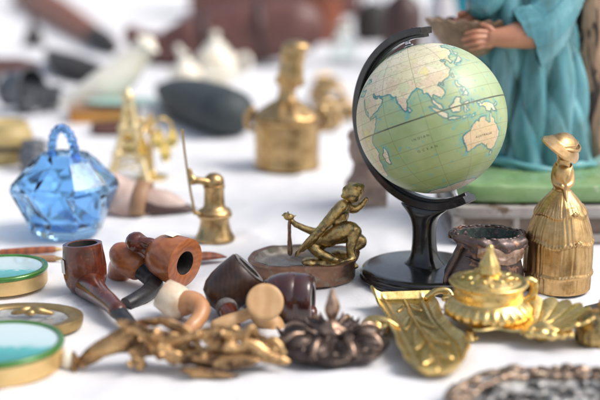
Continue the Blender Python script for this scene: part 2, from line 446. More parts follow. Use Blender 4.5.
def cloth():
    xs = sorted(set([round(-60 + i * 0.8, 3) for i in range(151)] + [-400, -300, -220, -170, -130, -100, -85, -72, 72, 85, 100, 130, 170, 220, 300, 400]))
    ys = sorted(set([round(70 + i * 0.8, 3) for i in range(140)] + [-300, -150, -60, 0, 30, 50, 62] + [round(182 + i * 4, 2) for i in range(60)] + [430, 470, 520, 600, 700, 800]))
    mb = MB()
    W = len(ys)
    vs = [(x, y, cloth_z(x, y) - 0.02) for x in xs for y in ys]
    fs = [(i * W + j, (i + 1) * W + j, (i + 1) * W + j + 1, i * W + j + 1) for i in range(len(xs) - 1) for j in range(W - 1)]
    mb.add(vs, fs)
    o = mb.build('table_cloth', M['cloth'], sharp=None)
    o['kind'] = 'structure'
    o['label'] = 'white cotton cloth spread under all the bric-a-brac'
cloth()
# ================================================================== GLOBE
GX, GY, GZ, GR = 12.85, 112.8, 16.1, 7.33
COAST = {
 'eurasia': [(-9,37),(-9,43),(-2,43.5),(-1,46),(-5,48.5),(2,51),(5,53),(8,54),(8,57),(11,56),(11,54),(14,54),(19,54.5),(21,57),(24,59),(30,60),(22,60.5),(21,63),(25,65.5),(22,66),(17,61),(18,59),(16,56.5),(13,55.5),(11,59),(7,58),(5,61),(10,64),(15,68),(25,71),(31,70),(41,67),(40,64.5),(37,64),(44,66),(46,68),(54,68.5),(60,69),(68,68.5),(67,72),(72,73),(74,67),(75,72),(82,73),(87,75),(100,77.5),(105,77.5),(113,74),(127,73),(130,71),(140,72.5),(150,71),(160,70),(170,69.5),(180,69),(190,66),(180,64.5),(178,62.5),(170,60),(164,60),(162,57),(160,53),(156.5,51),(155.5,56),(160,60),(163,62),(155,59.5),(142,59),(137,54.5),(141,52.5),(140,48),(135,43.5),(131,43),(128,39),(129.5,36),(126.5,34.5),(126,37.5),(124,40),(121.5,39),(121,41),(118,39),(119,37.5),(122.5,37),(119.5,35),(121.5,32),(122,29.5),(119,25.5),(116,23),(111,21.5),(110,20.5),(108,21.5),(105.7,19),(108.5,15.5),(109.3,12),(106.7,10.3),(105,8.7),(104.8,10.5),(102.5,12),(101,13.5),(100,13),(99.3,10),(100.5,7),(103.3,4.5),(104.1,1.4),(103.3,1.5),(101,3),(100.2,6),(98.3,8.3),(98.7,11.5),(97.7,15),(96,16.5),(94.3,16),(94,19),(92,21.5),(90.5,22.5),(87,21.3),(85,19.7),(82.3,16.7),(80.2,15.2),(80,12),(79.2,10.3),(77.6,8.1),(76.2,10),(74.5,14),(73,17.5),(72.7,21),(70.5,21),(69,22.3),(67,24.8),(62,25.2),(57.5,25.6),(56.5,27),(53,27),(51,28.5),(49,30.2),(48,29.7),(50,26.7),(51.3,25),(54,24.2),(56.3,26),(57,24),(59.8,22.5),(57.8,19),(55,17.2),(52,15.7),(47,13.4),(43.5,12.7),(42.7,16.5),(39.2,21),(37,25),(34.8,29.3),(34,27.8),(36,23.8),(37.3,20),(39,16.5),(43,12.2),(44,10.5),(51.2,11.8),(49.5,7),(46.5,2.5),(41.5,-2),(39,-5.5),(40.5,-11),(40.5,-15),(36,-18.8),(35.3,-24),(32.7,-27),(30,-31.2),(26,-34),(20,-34.8),(18,-32.5),(15,-27),(12,-18),(13.7,-11),(12,-5.5),(9,-1),(9.5,4),(5,5),(-2,5),(-8,4.5),(-13,8.5),(-17,14.5),(-16.5,21),(-13,27.5),(-9.8,31),(-6,35.5),(3,37),(10,37),(11,34),(15.5,32),(20,31),(22,33),(30,31.3),(34.3,31.3),(36,36.5),(30,36.5),(27,37.5),(26.5,40),(31,41.3),(38,41),(41.5,42),(37,45.5),(33,45.5),(30.5,46.5),(28,43),(27,41),(24,40.5),(23.5,38),(21,37.5),(19.5,41),(14,45),(13,43.5),(18,40),(16,38.2),(12,42),(9,44.3),(3,43),(0,39.5),(-2,37)],
 'madagascar': [(49.3,-12),(50.4,-15.5),(49,-19),(47,-25),(44.5,-25),(43.4,-22),(44.4,-19),(44,-16.5),(47,-15)],
 'ceylon': [(79.9,9.6),(81.3,8.5),(81.8,7),(80.5,6),(79.8,7.2)],
 'sumatra': [(95.4,5.6),(98,4.2),(100.5,2),(103.5,-1),(106,-3.2),(105.8,-5.8),(104.5,-5.7),(101.5,-3),(99,0),(97,3)],
 'java': [(105.3,-6.8),(107,-6),(110.5,-6.4),(112.7,-7),(114.4,-7.8),(114.3,-8.7),(110,-8.1),(106.5,-7.4)],
 'borneo': [(109.2,1.6),(111.3,2.6),(113.5,3.6),(116.2,6.8),(119,5.2),(117.8,2),(118.8,1),(117,-1),(116.2,-3.8),(114,-3.5),(110.5,-2.8),(109.2,-.5)],
 'celebes': [(119,-3.5),(119.8,.5),(121,1.2),(125,1.5),(124,.4),(120.5,.4),(121.5,-1.2),(123.3,-1),(121.7,-2.2),(122.8,-4.5),(121.5,-4.7),(120.7,-2.8),(120.3,-5.5),(119.4,-5.4)],
 'guinea': [(131,-.8),(134,-.9),(135,-3.3),(138,-1.7),(142,-2.9),(145.5,-4.6),(147.7,-6),(147,-7),(150.5,-10.3),(147,-9.5),(144,-7.7),(142,-9.2),(138.2,-8.2),(138,-5.6),(134,-4),(132.5,-3.5),(133.7,-2.3),(131.3,-1.6)],
 'luzon': [(120.3,16),(120.8,18.5),(122.2,18.3),(121.6,16),(124,13),(123,13),(120.7,14)],
 'mindanao': [(122,7),(123.8,8.5),(125.5,9.7),(126.5,7.5),(125.4,5.7),(124,6.8)],
 'visayas': [(122,11.5),(123.5,10.5),(125,12.3),(124.8,10),(123,9.2)],
 'timor': [(123.5,-10.3),(125,-9),(127.2,-8.4),(125.5,-9.6)],
 'flores': [(117,-8.4),(119,-8.3),(122.8,-8.3),(120,-9),(117,-9)],
 'halmahera': [(127.5,2),(128.6,1),(128,-.8),(127.4,.4)],
 'newbritain': [(148.4,-5.6),(152,-4.2),(151.5,-6),(149,-6.3)],
 'japan': [(130,31.3),(131.8,33.5),(135.5,33.6),(139.8,35),(141,38),(141.3,41),(140,40.2),(137,37),(133,35.5),(130,33.5)],
 'hokkaido': [(140,42),(141.8,45.4),(145.2,43.5),(143,42)],
 'sakhalin': [(142,46.5),(142.2,53.8),(144.5,49)],
 'taiwan': [(120.1,23),(121.5,25.2),(121,22)],
 'hainan': [(108.7,19.2),(110.5,20),(110,18.3)],
 'australia': [(113.7,-22.5),(114.2,-21.8),(117,-20.6),(121,-19.5),(122.3,-17.2),(125,-15),(127,-14),(129.5,-14.9),(131,-12.2),(135.5,-12),(136.9,-12.3),(135.6,-15),(139.2,-17.5),(140.9,-17.3),(141.6,-13),(142.5,-10.8),(143.6,-14.2),(145.4,-15),(146.2,-18.8),(149,-20.5),(151,-23.4),(153.2,-25.5),(153.4,-29),(151.5,-33),(150,-37.2),(146.5,-39),(143.5,-38.7),(140,-37.5),(138,-35.5),(137.8,-32.8),(135.8,-34.8),(134,-32.7),(131,-31.5),(127,-32.2),(124,-33),(120,-34),(117.8,-35),(115,-34.2),(115.7,-31.8),(114.2,-27.5),(113.4,-24.5)],
 'tasmania': [(144.7,-40.8),(148.2,-40.9),(147.8,-43.2),(146,-43.5)],
 'nz_north': [(172.7,-34.5),(175.5,-36.8),(178.4,-37.7),(176.8,-40),(175,-41.5),(173.8,-39.3),(174.8,-37.5)],
 'nz_south': [(172.7,-40.6),(174.2,-41.7),(170.8,-45.8),(168.4,-46.6),(166.6,-45.8),(170,-43)],
 'britain': [(-5.5,50.1),(1,51.2),(1.6,52.7),(-1.5,55),(-2,57.5),(-5,58.5),(-5.5,56),(-3,54),(-4.5,53),(-5,51.8)],
 'novaya': [(52,71),(56,75),(67,77),(58,73),(56,71)],
 'antarctica': [(-180,-78),(-140,-75),(-100,-73),(-65,-66),(-60,-72),(-40,-78),(-15,-71),(20,-70),(50,-66.5),(80,-68),(110,-66.5),(140,-67),(170,-71),(180,-78),(180,-90),(-180,-90)],
 'americas': [(-165,62),(-160,70),(-130,70),(-95,72),(-82,68),(-93,60),(-80,52),(-77,60),(-65,58),(-56,52),(-70,43),(-81,30),(-81,25),(-84,30),(-97,27),(-95,18),(-88,21),(-84,10),(-77,8),(-62,10),(-50,0),(-35,-7),(-40,-21),(-58,-36),(-68,-54),(-75,-50),(-71,-20),(-81,-5),(-78,5),(-92,14),(-106,22),(-124,40),(-135,58),(-155,58)],
 'greenland': [(-70,77),(-40,83),(-18,78),(-25,70),(-43,60),(-53,68)],
}
def coast_sd(lon, lat):
    """signed distance to the coast in degrees, positive on land"""
    inside = np.zeros(lon.shape, bool)
    best = np.full(lon.shape, 1e9)
    c = np.cos(np.radians(lat))
    for poly in COAST.values():
        P = np.array(poly, float)
        ext = P.max(0) - P.min(0)
        # roughen the hand-written outline so that the coast is not made of straight runs
        pts = []
        for i in range(len(P)):
            a, b = P[i], P[(i + 1) % len(P)]
            Ls = np.hypot(*(b - a))
            n = max(1, int(Ls / 1.3)) if Ls < 40 else 1
            for k in range(n):
                q = a + (b - a) * k / n
                if k:
                    j = noise.noise_vector(Vector((q[0] * .9, q[1] * .9, 1.3)))
                    q = q + np.array([j.x, j.y]) * 0.6
                pts.append(q)
        P = np.array(pts)
        lo, hi = P.min(0) - 6, P.max(0) + 6
        sel = (lon > lo[0]) & (lon < hi[0]) & (lat > lo[1]) & (lat < hi[1])
        if not sel.any(): continue
        x, y, cc = lon[sel], lat[sel], c[sel]
        ins = np.zeros(x.shape, bool); bd = np.full(x.shape, 1e9)
        for i in range(len(P)):
            (x0, y0), (x1, y1) = P[i], P[(i + 1) % len(P)]
            if y0 != y1:
                ins ^= ((y0 > y) != (y1 > y)) & (x < (x1 - x0) * (y - y0) / (y1 - y0) + x0)
            ax, ay = (x1 - x0) * cc, (y1 - y0)
            bx, by = (x - x0) * cc, y - y0
            t = np.clip((ax * bx + ay * by) / (ax * ax + ay * ay + 1e-9), 0, 1)
            bd = np.minimum(bd, np.hypot(bx - ax * t, by - ay * t))
        inside[sel] |= ins
        best[sel] = np.minimum(best[sel], bd)
    return np.where(inside, best, -best)

def globe():
    Cg = Vector((GX, GY, GZ))
    lean = R(22.5)
    d = Vector((-.775, .63, 0)).normalized()
    A = d * math.sin(lean) + Vector((0, 0, math.cos(lean)))
    B = d * math.cos(lean) - Vector((0, 0, math.sin(lean)))
    base = Vector((GX - .35, GY - .3, 0))
    g = thing('desk_globe', base, 'old green and cream desk globe tilted on a black stand', 'globe')
    off = Cg - base
    # ---- ball
    toc = (Vector((0, 0, CAM_H)) - Cg).normalized()
    e1 = (toc - A * toc.dot(A)).normalized()
    e2 = A.cross(e1)
    LON0 = 94.0
    def sph(lon, lat, r=GR):
        a, b = R(lon - LON0), R(lat)
        return off + r * (math.cos(b) * (math.cos(a) * e1 + math.sin(a) * e2) + math.sin(b) * A)
    NL, NB = 900, 450
    lons = LON0 - 180 + 360 * np.arange(NL) / NL
    lats = -90 + 180 * np.arange(1, NB) / NB
    LO, LA = np.meshgrid(lons, lats)
    a, b = np.radians(LO - LON0), np.radians(LA)
    E1, E2, AA, OF = (np.array(v) for v in (e1, e2, A, off))
    pos = OF + GR * (np.cos(b)[..., None] * (np.cos(a)[..., None] * E1 + np.sin(a)[..., None] * E2) + np.sin(b)[..., None] * AA)
    pos = np.concatenate([pos.reshape(-1, 3), [OF - GR * AA], [OF + GR * AA]]) * S
    faces = []
    rows = NB - 1
    for i in range(rows - 1):
        o = i * NL
        faces += [(o + k, o + (k + 1) % NL, o + NL + (k + 1) % NL, o + NL + k) for k in range(NL)]
    sp, np_ = rows * NL, rows * NL + 1
    faces += [(sp, (k + 1) % NL, k) for k in range(NL)]
    o = (rows - 1) * NL
    faces += [(np_, o + k, o + (k + 1) % NL) for k in range(NL)]
    me = bpy.data.meshes.new('ball')
    me.from_pydata(pos.tolist(), [], faces)
    me.shade_smooth()
    lon_w = ((LO + 180) % 360) - 180
    sd_ = coast_sd(lon_w.ravel(), LA.ravel())
    sd2 = coast_sd(lon_w.ravel() + 360, LA.ravel())
    sd_ = np.where(np.abs(sd2) < np.abs(sd_), sd2, sd_)
    def attr(nm, arr):
        at_ = me.attributes.new(nm, 'FLOAT', 'POINT')
        at_.data.foreach_set('value', np.concatenate([arr.ravel(), [arr.ravel()[0], arr.ravel()[-1]]]).astype(np.float32))
    attr('coast', np.clip(sd_, -20, 20)); attr('lat', LA); attr('lon', LO)
    ball = bpy.data.objects.new('ball', me); COL.objects.link(ball); ball.parent = g
    # printed map material
    m = bpy.data.materials.new('printed_map'); m.use_nodes = True
    t = m.node_tree; N = t.nodes; L = t.links; bs = N['Principled BSDF']
    def A_(nm):
        x = N.new('ShaderNodeAttribute'); x.attribute_name = nm; return x.outputs['Fac']
    def mth(op, a, b=None, c=None, clamp=False):
        x = N.new('ShaderNodeMath'); x.operation = op; x.use_clamp = clamp
        for i, q in enumerate((a, b, c)):
            if q is None: continue
            if isinstance(q, (int, float)): x.inputs[i].default_value = q
            else: L.new(q, x.inputs[i])
        return x.outputs[0]
    def rng(src, a, b, c=0.0, d=1.0):
        x = N.new('ShaderNodeMapRange'); x.inputs[1].default_value = a; x.inputs[2].default_value = b; x.inputs[3].default_value = c; x.inputs[4].default_value = d
        L.new(src, x.inputs[0]); return x.outputs[0]
    def mix(f, a, b):
        x = N.new('ShaderNodeMix'); x.data_type = 'RGBA'
        if isinstance(f, float): x.inputs[0].default_value = f
        else: L.new(f, x.inputs[0])
        for k, q in ((6, a), (7, b)):
            if isinstance(q, tuple): x.inputs[k].default_value = (*q, 1)
            else: L.new(q, x.inputs[k])
        return x.outputs[2]
    tc = N.new('ShaderNodeTexCoord')
    def nz(scale, det=4.0):
        x = N.new('ShaderNodeTexNoise'); x.inputs['Scale'].default_value = scale; x.inputs['Detail'].default_value = det
        L.new(tc.outputs['Object'], x.inputs['Vector']); return x
    cst, lat, lon = A_('coast'), A_('lat'), A_('lon')
    cj = mth('ADD', cst, rng(nz(260, 3).outputs['Fac'], .3, .7, -.45, .45))
    # sea: pale green, bluer towards the north and in shallow patches
    sea = mix(rng(lat, -5, 34), (0.27, 0.365, 0.14), (0.42, 0.545, 0.33))
    sea = mix(rng(nz(45).outputs['Fac'], .4, .7, 0, .45), sea, (0.48, 0.55, 0.33))
    shelf = mth('MULTIPLY', rng(cst, -6.0, -.6), rng(nz(170, 3).outputs['Fac'], .42, .60))
    sea = mix(mth('MULTIPLY', shelf, .85), sea, (0.10, 0.38, 0.36))
    atoll = rng(nz(170, 3).outputs['Fac'], .64, .68)
    sea = mix(mth('MULTIPLY', atoll, .7), sea, (0.10, 0.38, 0.37))
    # land: countries as voronoi cells in cream, pink, yellow and green tints
    vc = N.new('ShaderNodeTexVoronoi'); vc.inputs['Scale'].default_value = 105; vc.inputs['Randomness'].default_value = 1
    wv = N.new('ShaderNodeVectorMath'); wv.operation = 'MULTIPLY_ADD'
    L.new(nz(170, 6).outputs['Color'], wv.inputs[0]); wv.inputs[1].default_value = (.014, .014, .014); L.new(tc.outputs['Object'], wv.inputs[2])
    L.new(wv.outputs[0], vc.inputs['Vector'])
    cr = N.new('ShaderNodeValToRGB'); cr.color_ramp.interpolation = 'CONSTANT'
    els = cr.color_ramp.elements
    els[0].position = 0; els[0].color = (0.72, 0.66, 0.42, 1)
    els[1].position = .28; els[1].color = (0.70, 0.58, 0.38, 1)
    for p_, c_ in ((.46, (0.76, 0.64, 0.46)), (.64, (0.74, 0.62, 0.22)), (.74, (0.70, 0.55, 0.38)), (.88, (0.58, 0.62, 0.36))):
        e = els.new(p_); e.color = (*c_, 1)
    sx = N.new('ShaderNodeSeparateColor'); L.new(vc.outputs['Color'], sx.inputs[0]); L.new(sx.outputs[0], cr.inputs[0])
    land = mix(0.12, cr.outputs[0], (0.80, 0.73, 0.52))
    aus = mth('MULTIPLY', mth('LESS_THAN', lat, -9.5), mth('GREATER_THAN', lon, 110.0))
    land = mix(mth('MULTIPLY', aus, .8), land, (0.70, 0.50, 0.29))
    land = mix(rng(lat, 25, 60, 0, .8), land, (0.80, 0.78, 0.60))
    v2 = N.new('ShaderNodeTexVoronoi'); v2.feature = 'DISTANCE_TO_EDGE'; v2.inputs['Scale'].default_value = 105
    L.new(wv.outputs[0], v2.inputs['Vector'])
    land = mix(rng(v2.outputs['Distance'], .045, .015, 0, .45), land, (0.46, 0.30, 0.20))
    relief = rng(nz(330, 5).outputs['Fac'], .60, .74, 0, .35)
    land = mix(relief, land, (0.42, 0.29, 0.18))
    land = mix(rng(lat, -58, -64), land, (0.62, 0.55, 0.48))
    base_c = mix(rng(cj, -.15, .15), sea, land)
    line = mth('MULTIPLY', rng(cj, -1.15, -.55), rng(cj, .4, .0))
    cline = mix(rng(nz(60).outputs['Fac'], .40, .60), (0.03, 0.26, 0.28), (0.008, 0.13, 0.16))
    base_c = mix(mth('MULTIPLY', line, .9), base_c, cline)
    # small print: rows of short dashes too fine to read
    cx = N.new('ShaderNodeCombineXYZ'); L.new(mth('MULTIPLY', lon, 1.1), cx.inputs[0]); L.new(mth('MULTIPLY', lat, 0.55), cx.inputs[1])
    pn = N.new('ShaderNodeTexNoise'); pn.inputs['Scale'].default_value = 1.7; pn.inputs['Detail'].default_value = 2; L.new(cx.outputs[0], pn.inputs['Vector'])
    rows_ = mth('LESS_THAN', mth('FRACT', mth('MULTIPLY', lat, .5)), .36)
    dash = mth('MULTIPLY', rows_, rng(pn.outputs['Fac'], .60, .66))
    dash = mth('MULTIPLY', dash, rng(cst, -1.5, 1.0, .45, 1.0))
    base_c = mix(mth('MULTIPLY', dash, .8), base_c, (0.16, 0.13, 0.09))
    # graticule
    def grid(src, step, width):
        f = mth('FRACT', mth('ADD', mth('MULTIPLY', src, 1.0 / step), 100.5))
        dd = mth('MULTIPLY', mth('ABSOLUTE', mth('SUBTRACT', f, .5)), step)
        return rng(dd, width, width * .4)
    g1 = grid(lat, 10, .34)
    coslat = mth('COSINE', mth('MULTIPLY', lat, PI / 180))
    f = mth('FRACT', mth('ADD', mth('MULTIPLY', lon, 1 / 30.0), 100.5))
    dd = mth('MULTIPLY', mth('MULTIPLY', mth('ABSOLUTE', mth('SUBTRACT', f, .5)), 30.0), coslat)
    g2 = rng(dd, .36, .12)
    base_c = mix(mth('MULTIPLY', mth('MAXIMUM', g1, g2), .55), base_c, (0.15, 0.14, 0.07))
    eq = rng(mth('ABSOLUTE', lat), .62, .40)
    base_c = mix(mth('MULTIPLY', eq, .9), base_c, (0.025, 0.03, 0.02))
    # yellowed varnish, scuffs
    base_c = mix(rng(nz(24).outputs['Fac'], .42, .7, 0, .42), base_c, (0.46, 0.42, 0.19))
    base_c = mix(rng(nz(420, 2).outputs['Fac'], .70, .76, 0, .5), base_c, (0.30, 0.24, 0.14))
    L.new(base_c, bs.inputs['Base Color'])
    bs.inputs['Roughness'].default_value = .48
    bs.inputs['Coat Weight'].default_value = .38; bs.inputs['Coat Roughness'].default_value = .33
    bm_ = N.new('ShaderNodeBump'); bm_.inputs['Strength'].default_value = .6; bm_.inputs['Distance'].default_value = .0004
    L.new(mth('SUBTRACT', 1.0, eq), bm_.inputs['Height']); L.new(bm_.outputs[0], bs.inputs['Normal'])
    me.materials.append(m)
    # lettering wrapped on the ball
    def letter(txt, lon, lat, size, spacing):
        cu = bpy.data.curves.new('lettering', 'FONT'); cu.body = txt; cu.size = size; cu.space_character = spacing; cu.align_x = 'CENTER'
        ot = bpy.data.objects.new('lettering', cu); COL.objects.link(ot)
        dg = bpy.context.evaluated_depsgraph_get()
        mt = bpy.data.meshes.new_from_object(ot.evaluated_get(dg))
        bpy.data.objects.remove(ot)
        for v in mt.vertices:
            p = sph(lon + math.degrees(v.co.x / GR) / math.cos(R(lat)), lat + math.degrees(v.co.y / GR), GR + .012)
            v.co = p * S
        mt.materials.append(M['ink'])
        q = bpy.data.objects.new('lettering', mt); COL.objects.link(q); q.parent = ball
    letter('INDIAN', 82, -14.5, .33, 1.7); letter('OCEAN', 84, -24, .33, 2.2); letter('AUSTRALIA', 133.5, -26.5, .32, 1.3)
    # ---- meridian arm (a rectangular band bent along the axis plane)
    W_ = A.cross(B).normalized()
    def arm_pt(phi, r, s): return off + (A * math.cos(phi) + B * math.sin(phi)) * r + W_ * s
    mb = MB(); n = 72
    p0, p1 = R(-17), R(190)
    prof = [(7.95, .42), (7.95, -.42), (8.25, -.42), (8.25, -.98), (8.95, -.98), (8.95, .98), (8.25, .98), (8.25, .42)]
    vs = []
    for i in range(n + 1):
        ph = p0 + (p1 - p0) * i / n
        k = 1 + .05 * max(0, (ph - R(120)) / R(70))
        vs += [arm_pt(ph, 8.0 + (r - 8.0) * k, s * (.9 + .1 * k)) for r, s in prof]
    P = len(prof)
    fs = [(i * P + j, i * P + (j + 1) % P, (i + 1) * P + (j + 1) % P, (i + 1) * P + j) for i in range(n) for j in range(P)]
    fs += [tuple(range(P)), tuple(reversed(range(n * P, n * P + P)))]
    mb.add(vs, fs)
    arm = mb.build('meridian_arm', M['black'], g, bevel=.06, sharp=30)
    # degree ticks moulded on the outside of the arm
    for i in range(12):
        mk = MB()
        ph = R(-8 + 8 * i)
        q = [arm_pt(ph + R(dp), rr, ss) for rr in (8.90, 9.02) for dp, ss in ((-.5, -.4), (.5, -.4), (.5, .4), (-.5, .4))]
        mk.add(q, [(0, 1, 2, 3), (7, 6, 5, 4), (0, 4, 5, 1), (1, 5, 6, 2), (2, 6, 7, 3), (3, 7, 4, 0)])
        mk.build('degree_mark', M['vulcanite'], arm)
    mp_ = MB()
    mp_.tube([off + A * (GR - .1), off + A * 8.1], .28, n=2)
    mp_.ell(off + A * (GR + .12), (.5, .5, .22), rot=frame_to(A).to_3x3())
    mp_.build('top_pivot', M['steel'], g)
    mp_ = MB(); mp_.tube([off - A * (GR - .1), off - A * 8.1], .28, n=2); mp_.build('bottom_pivot', M['steel'], g)
    # ---- column
    zc = off.z - 8.75
    col = MB()
    xoff = off.x
    secs = [(1.0, 2.5, 1.9), (1.35, 1.95, 1.5), (1.8, 1.5, 1.2), (2.6, 1.22, 1.0), (4.0, 1.1, .95), (5.2, 1.12, .95), (6.0, 1.35, 1.0), (6.6, 1.9, 1.0), (7.1, 2.6, .85), (7.45, 3.0, .62)]
    vs = []; seg = 28
    dd_ = Vector((d.x, d.y, 0)); ww = Vector((-d.y, d.x, 0))
    for z, a_, b_ in secs:
        for k in range(seg):
            th = 2 * PI * k / seg
            cx_, sy_ = math.cos(th), math.sin(th)
            ex = math.copysign(abs(cx_) ** .6, cx_) * a_; ey = math.copysign(abs(sy_) ** .6, sy_) * b_
            f_ = min(1, max(0, (z - 1) / 5))
            q = Vector((off.x, off.y, 0)) * f_ + dd_ * (ex + .55 * f_) + ww * ey
            vs.append((q.x, q.y, z))
    fs = [(i * seg + k, i * seg + (k + 1) % seg, (i + 1) * seg + (k + 1) % seg, (i + 1) * seg + k) for i in range(len(secs) - 1) for k in range(seg)]
    fs += [tuple(reversed(range(seg))), tuple(range((len(secs) - 1) * seg, len(secs) * seg))]
    col.add(vs, fs)
    col.build('column', M['black'], g, sharp=None, sub=1)
    bd = MB()
    bd.lathe([(0, 0), (6.35, 0), (6.5, .12), (6.5, .42), (6.42, .5), (6.3, .55), (6.3, .85), (6.2, 1.02), (5.9, 1.14), (5.5, 1.17), (3.2, 1.25), (1.5, 1.4), (0, 1.42)], 96)
    bd.build('base', M['black'], g, sharp=50)
globe()

# ================================================================== BRASS LADY BELL
def lady():
    b0 = at(556.5, 287)
    g = thing('lady_bell', b0, 'gilt bronze bell shaped as a lady in a crinoline and wide bonnet', 'bell')
    rnd = random.Random(4)
    NS = 220
    jit = [rnd.uniform(-1, 1) for _ in range(64)]
    def pleat(th, z):
        tier = 0 if z < 1.7 else (1 if z < 4.6 else (2 if z < 7.2 else 3))
        a = th + .012 * math.sin(z * 1.3 + 5 * th)
        n1 = noise.noise(Vector((math.cos(a) * 7.5, math.sin(a) * 7.5, tier * 3.1 + z * .05)))
        n2 = noise.noise(Vector((math.cos(a) * 17, math.sin(a) * 17, tier * 5.3 + z * .08)))
        return -.030 * max(0, 1 - abs(n1) * 5) - .018 * max(0, 1 - abs(n2) * 4) + .018 * n1
    prof = [(3.2, 0), (3.3, .1), (3.32, .6), (3.34, 1.2), (3.36, 1.5), (3.48, 1.62), (3.50, 1.72), (3.38, 1.86), (3.40, 2.4), (3.40, 3.0), (3.38, 3.6), (3.34, 4.2),
            (3.30, 4.45), (3.42, 4.58), (3.42, 4.70), (3.26, 4.84), (3.18, 5.3), (3.02, 5.9), (2.80, 6.5), (2.60, 6.95), (2.56, 7.08), (2.64, 7.2), (2.54, 7.36), (2.30, 7.7), (1.98, 8.15), (1.62, 8.55), (1.28, 8.9), (1.02, 9.15), (.95, 9.3), (0, 9.35)]
    fine = []
    for (a, b) in zip(prof[:-1], prof[1:]):
        n = max(1, int(abs(b[1] - a[1]) / .12))
        for k in range(n): fine.append((a[0] + (b[0] - a[0]) * k / n, a[1] + (b[1] - a[1]) * k / n))
    fine.append(prof[-1])
    def band(z): return any(abs(z - c) < .16 for c in (1.7, 4.62, 7.2))
    def fn(th, i, r, z):
        fade = min(1, z / .25) * min(1, max(0, (9.3 - z) / 1.0))
        am = pleat(th, z) * (.35 if band(z) else 1.25) * fade
        rr = r * (1 + am * .62) if r > .3 else r
        dz = (.16 * math.cos(5 * th) * (.5 if z < 2 else 1)) * min(1, z / 1.4) * (1 if z < 8 else 0)
        if band(z): rr += .035 * math.sin(60 * th)
        return (rr * math.cos(th), rr * math.sin(th) * .97, z + dz)
    sk = MB(); sk.lathe(fine, NS, fn=fn)
    skirt = sk.build('skirt', M['lady'], g, sharp=None)
    for th0 in (-PI / 2 + .38, PI / 2):
        for z, r in ((4.72, 3.42), (7.25, 2.62)):
            zz = z + .16 * math.cos(5 * th0)
            inner = MB()   # little bows on the bands
            c = Vector((r * math.cos(th0), r * math.sin(th0), zz))
            for a in range(3):
                an = PI / 2 + (a - 1) * 1.1
                t = Vector((-math.sin(th0), math.cos(th0), 0))
                inner.ell(c + t * (.18 * math.cos(an)) + Vector((0, 0, .18 * math.sin(an))), (.20, .13, .20), seg=10, rings=6)
            inner.build('bow', M['lady'], skirt)
    # torso with folded arms: one continuous surface
    t = MB()
    t.tube([(0, 0, 8.7), (0, 0, 9.3), (-.05, 0, 10.2), (-.05, 0, 11.2), (0, 0, 11.8)], [1.25, .88, 1.0, .98, .55], seg=24, flat=(1, .95))
    t.tube([(0, 0, 11.6), (.05, 0, 12.6)], [.66, .62])
    t.ell((0, -.35, 10.9), (.72, .55, .55))
    for sx in (-1, 1):
        t.tube([(sx * .60, .05, 11.5), (sx * .82, -.1, 10.6), (sx * .74, -.45, 9.95), (sx * .25, -.95, 9.75)], [.36, .36, .32, .24])
    t.tube([(-.78, -.2, 11.6), (-.3, -.78, 10.8), (.1, -.95, 10.0)], [.14, .2, .12])
    t.tube([(.8, -.2, 11.6), (.4, -.8, 10.8), (.15, -.95, 10.0)], [.14, .2, .12])
    t.tube([(.1, -.85, 9.9), (.15, -1.05, 9.3), (.2, -1.6, 8.4)], [.22, .26, .12], flat=(1, .7))
    t.cast('torso', M['lady'], g, voxel=.075, smooth=3)
    h = MB()
    h.ell((0.02, -.1, 12.65), (.74, .74, .82))
    h.ell((-.12, -.80, 12.62), (.11, .16, .15)); h.ell((-.05, -.66, 12.25), (.22, .18, .14)); h.ell((-.34, -.66, 12.74), (.12, .08, .06)); h.ell((.2, -.68, 12.74), (.12, .08, .06))
    h.cast('head', M['lady'], g, voxel=.06, smooth=2)
    # bonnet: wide brim swept down to one side, flat crown
    ax = Vector((.30, .10, 1)).normalized()
    bm_ = Matrix.Translation((-.05, -.15, 13.45)) @ frame_to(Vector((.46, -.34, 1))) @ Matrix.Diagonal((1.22, .98, 1.12, 1))
    bo = MB()
    def brim(u, v):
        th = 2 * PI * u
        r = .5 + v * (1.25 + .62 * max(0, math.cos(th - PI)) ** 1.5 + .1 * math.sin(3 * th))
        z = .35 - .55 * v * v + .18 * v * math.sin(2 * th + .6) + .05 * math.sin(v * 14)
        return (r * math.cos(th), r * math.sin(th), z)
    prof = [(0, .98), (.5, .95), (.95, .82), (1.18, .55), (1.24, .30), (1.3, .2)]
    def fnb(th, i, r, z):
        k = 1.0
        return (r * math.cos(th) * 1.05, r * math.sin(th), z)
    hat = []
    nseg = 72
    rad = [0, .35, .7, 1.0, 1.15, 1.22, 1.32, 1.5, 1.75, 2.0]
    hz = [.92, .90, .83, .68, .56, .47, .38, .26, .10, -.10]
    top = []
    for r, z in zip(rad, hz):
        row = []
        for k in range(nseg):
            th = 2 * PI * k / nseg
            v = max(0, (r - 1.2) / .8)
            ext = v * (1.0 * max(0, math.cos(th - PI * 1.02)) ** 2.2 + .05 * math.sin(3 * th))
            rr = r + ext
            zz = z + v * (.42 * max(0, math.cos(th - PI)) - .35 * max(0, math.cos(th + PI / 2))) + .10 * v * math.sin(2 * th + 1) + .04 * math.sin(14 * r) * v
            row.append(Vector((rr * math.cos(th), rr * math.sin(th) * .92, zz)))
        top.append(row)
    bot = [[p - Vector((0, 0, .16)) for p in row] for row in top]
    vs = [p for row in top for p in row] + [p for row in bot for p in row]
    K = len(rad) * nseg
    fs = []
    for i in range(len(rad) - 1):
        for k in range(nseg):
            l = (k + 1) % nseg
            fs.append((i * nseg + k, i * nseg + l, (i + 1) * nseg + l, (i + 1) * nseg + k))
            fs.append((K + i * nseg + l, K + i * nseg + k, K + (i + 1) * nseg + k, K + (i + 1) * nseg + l))
    e = (len(rad) - 1) * nseg
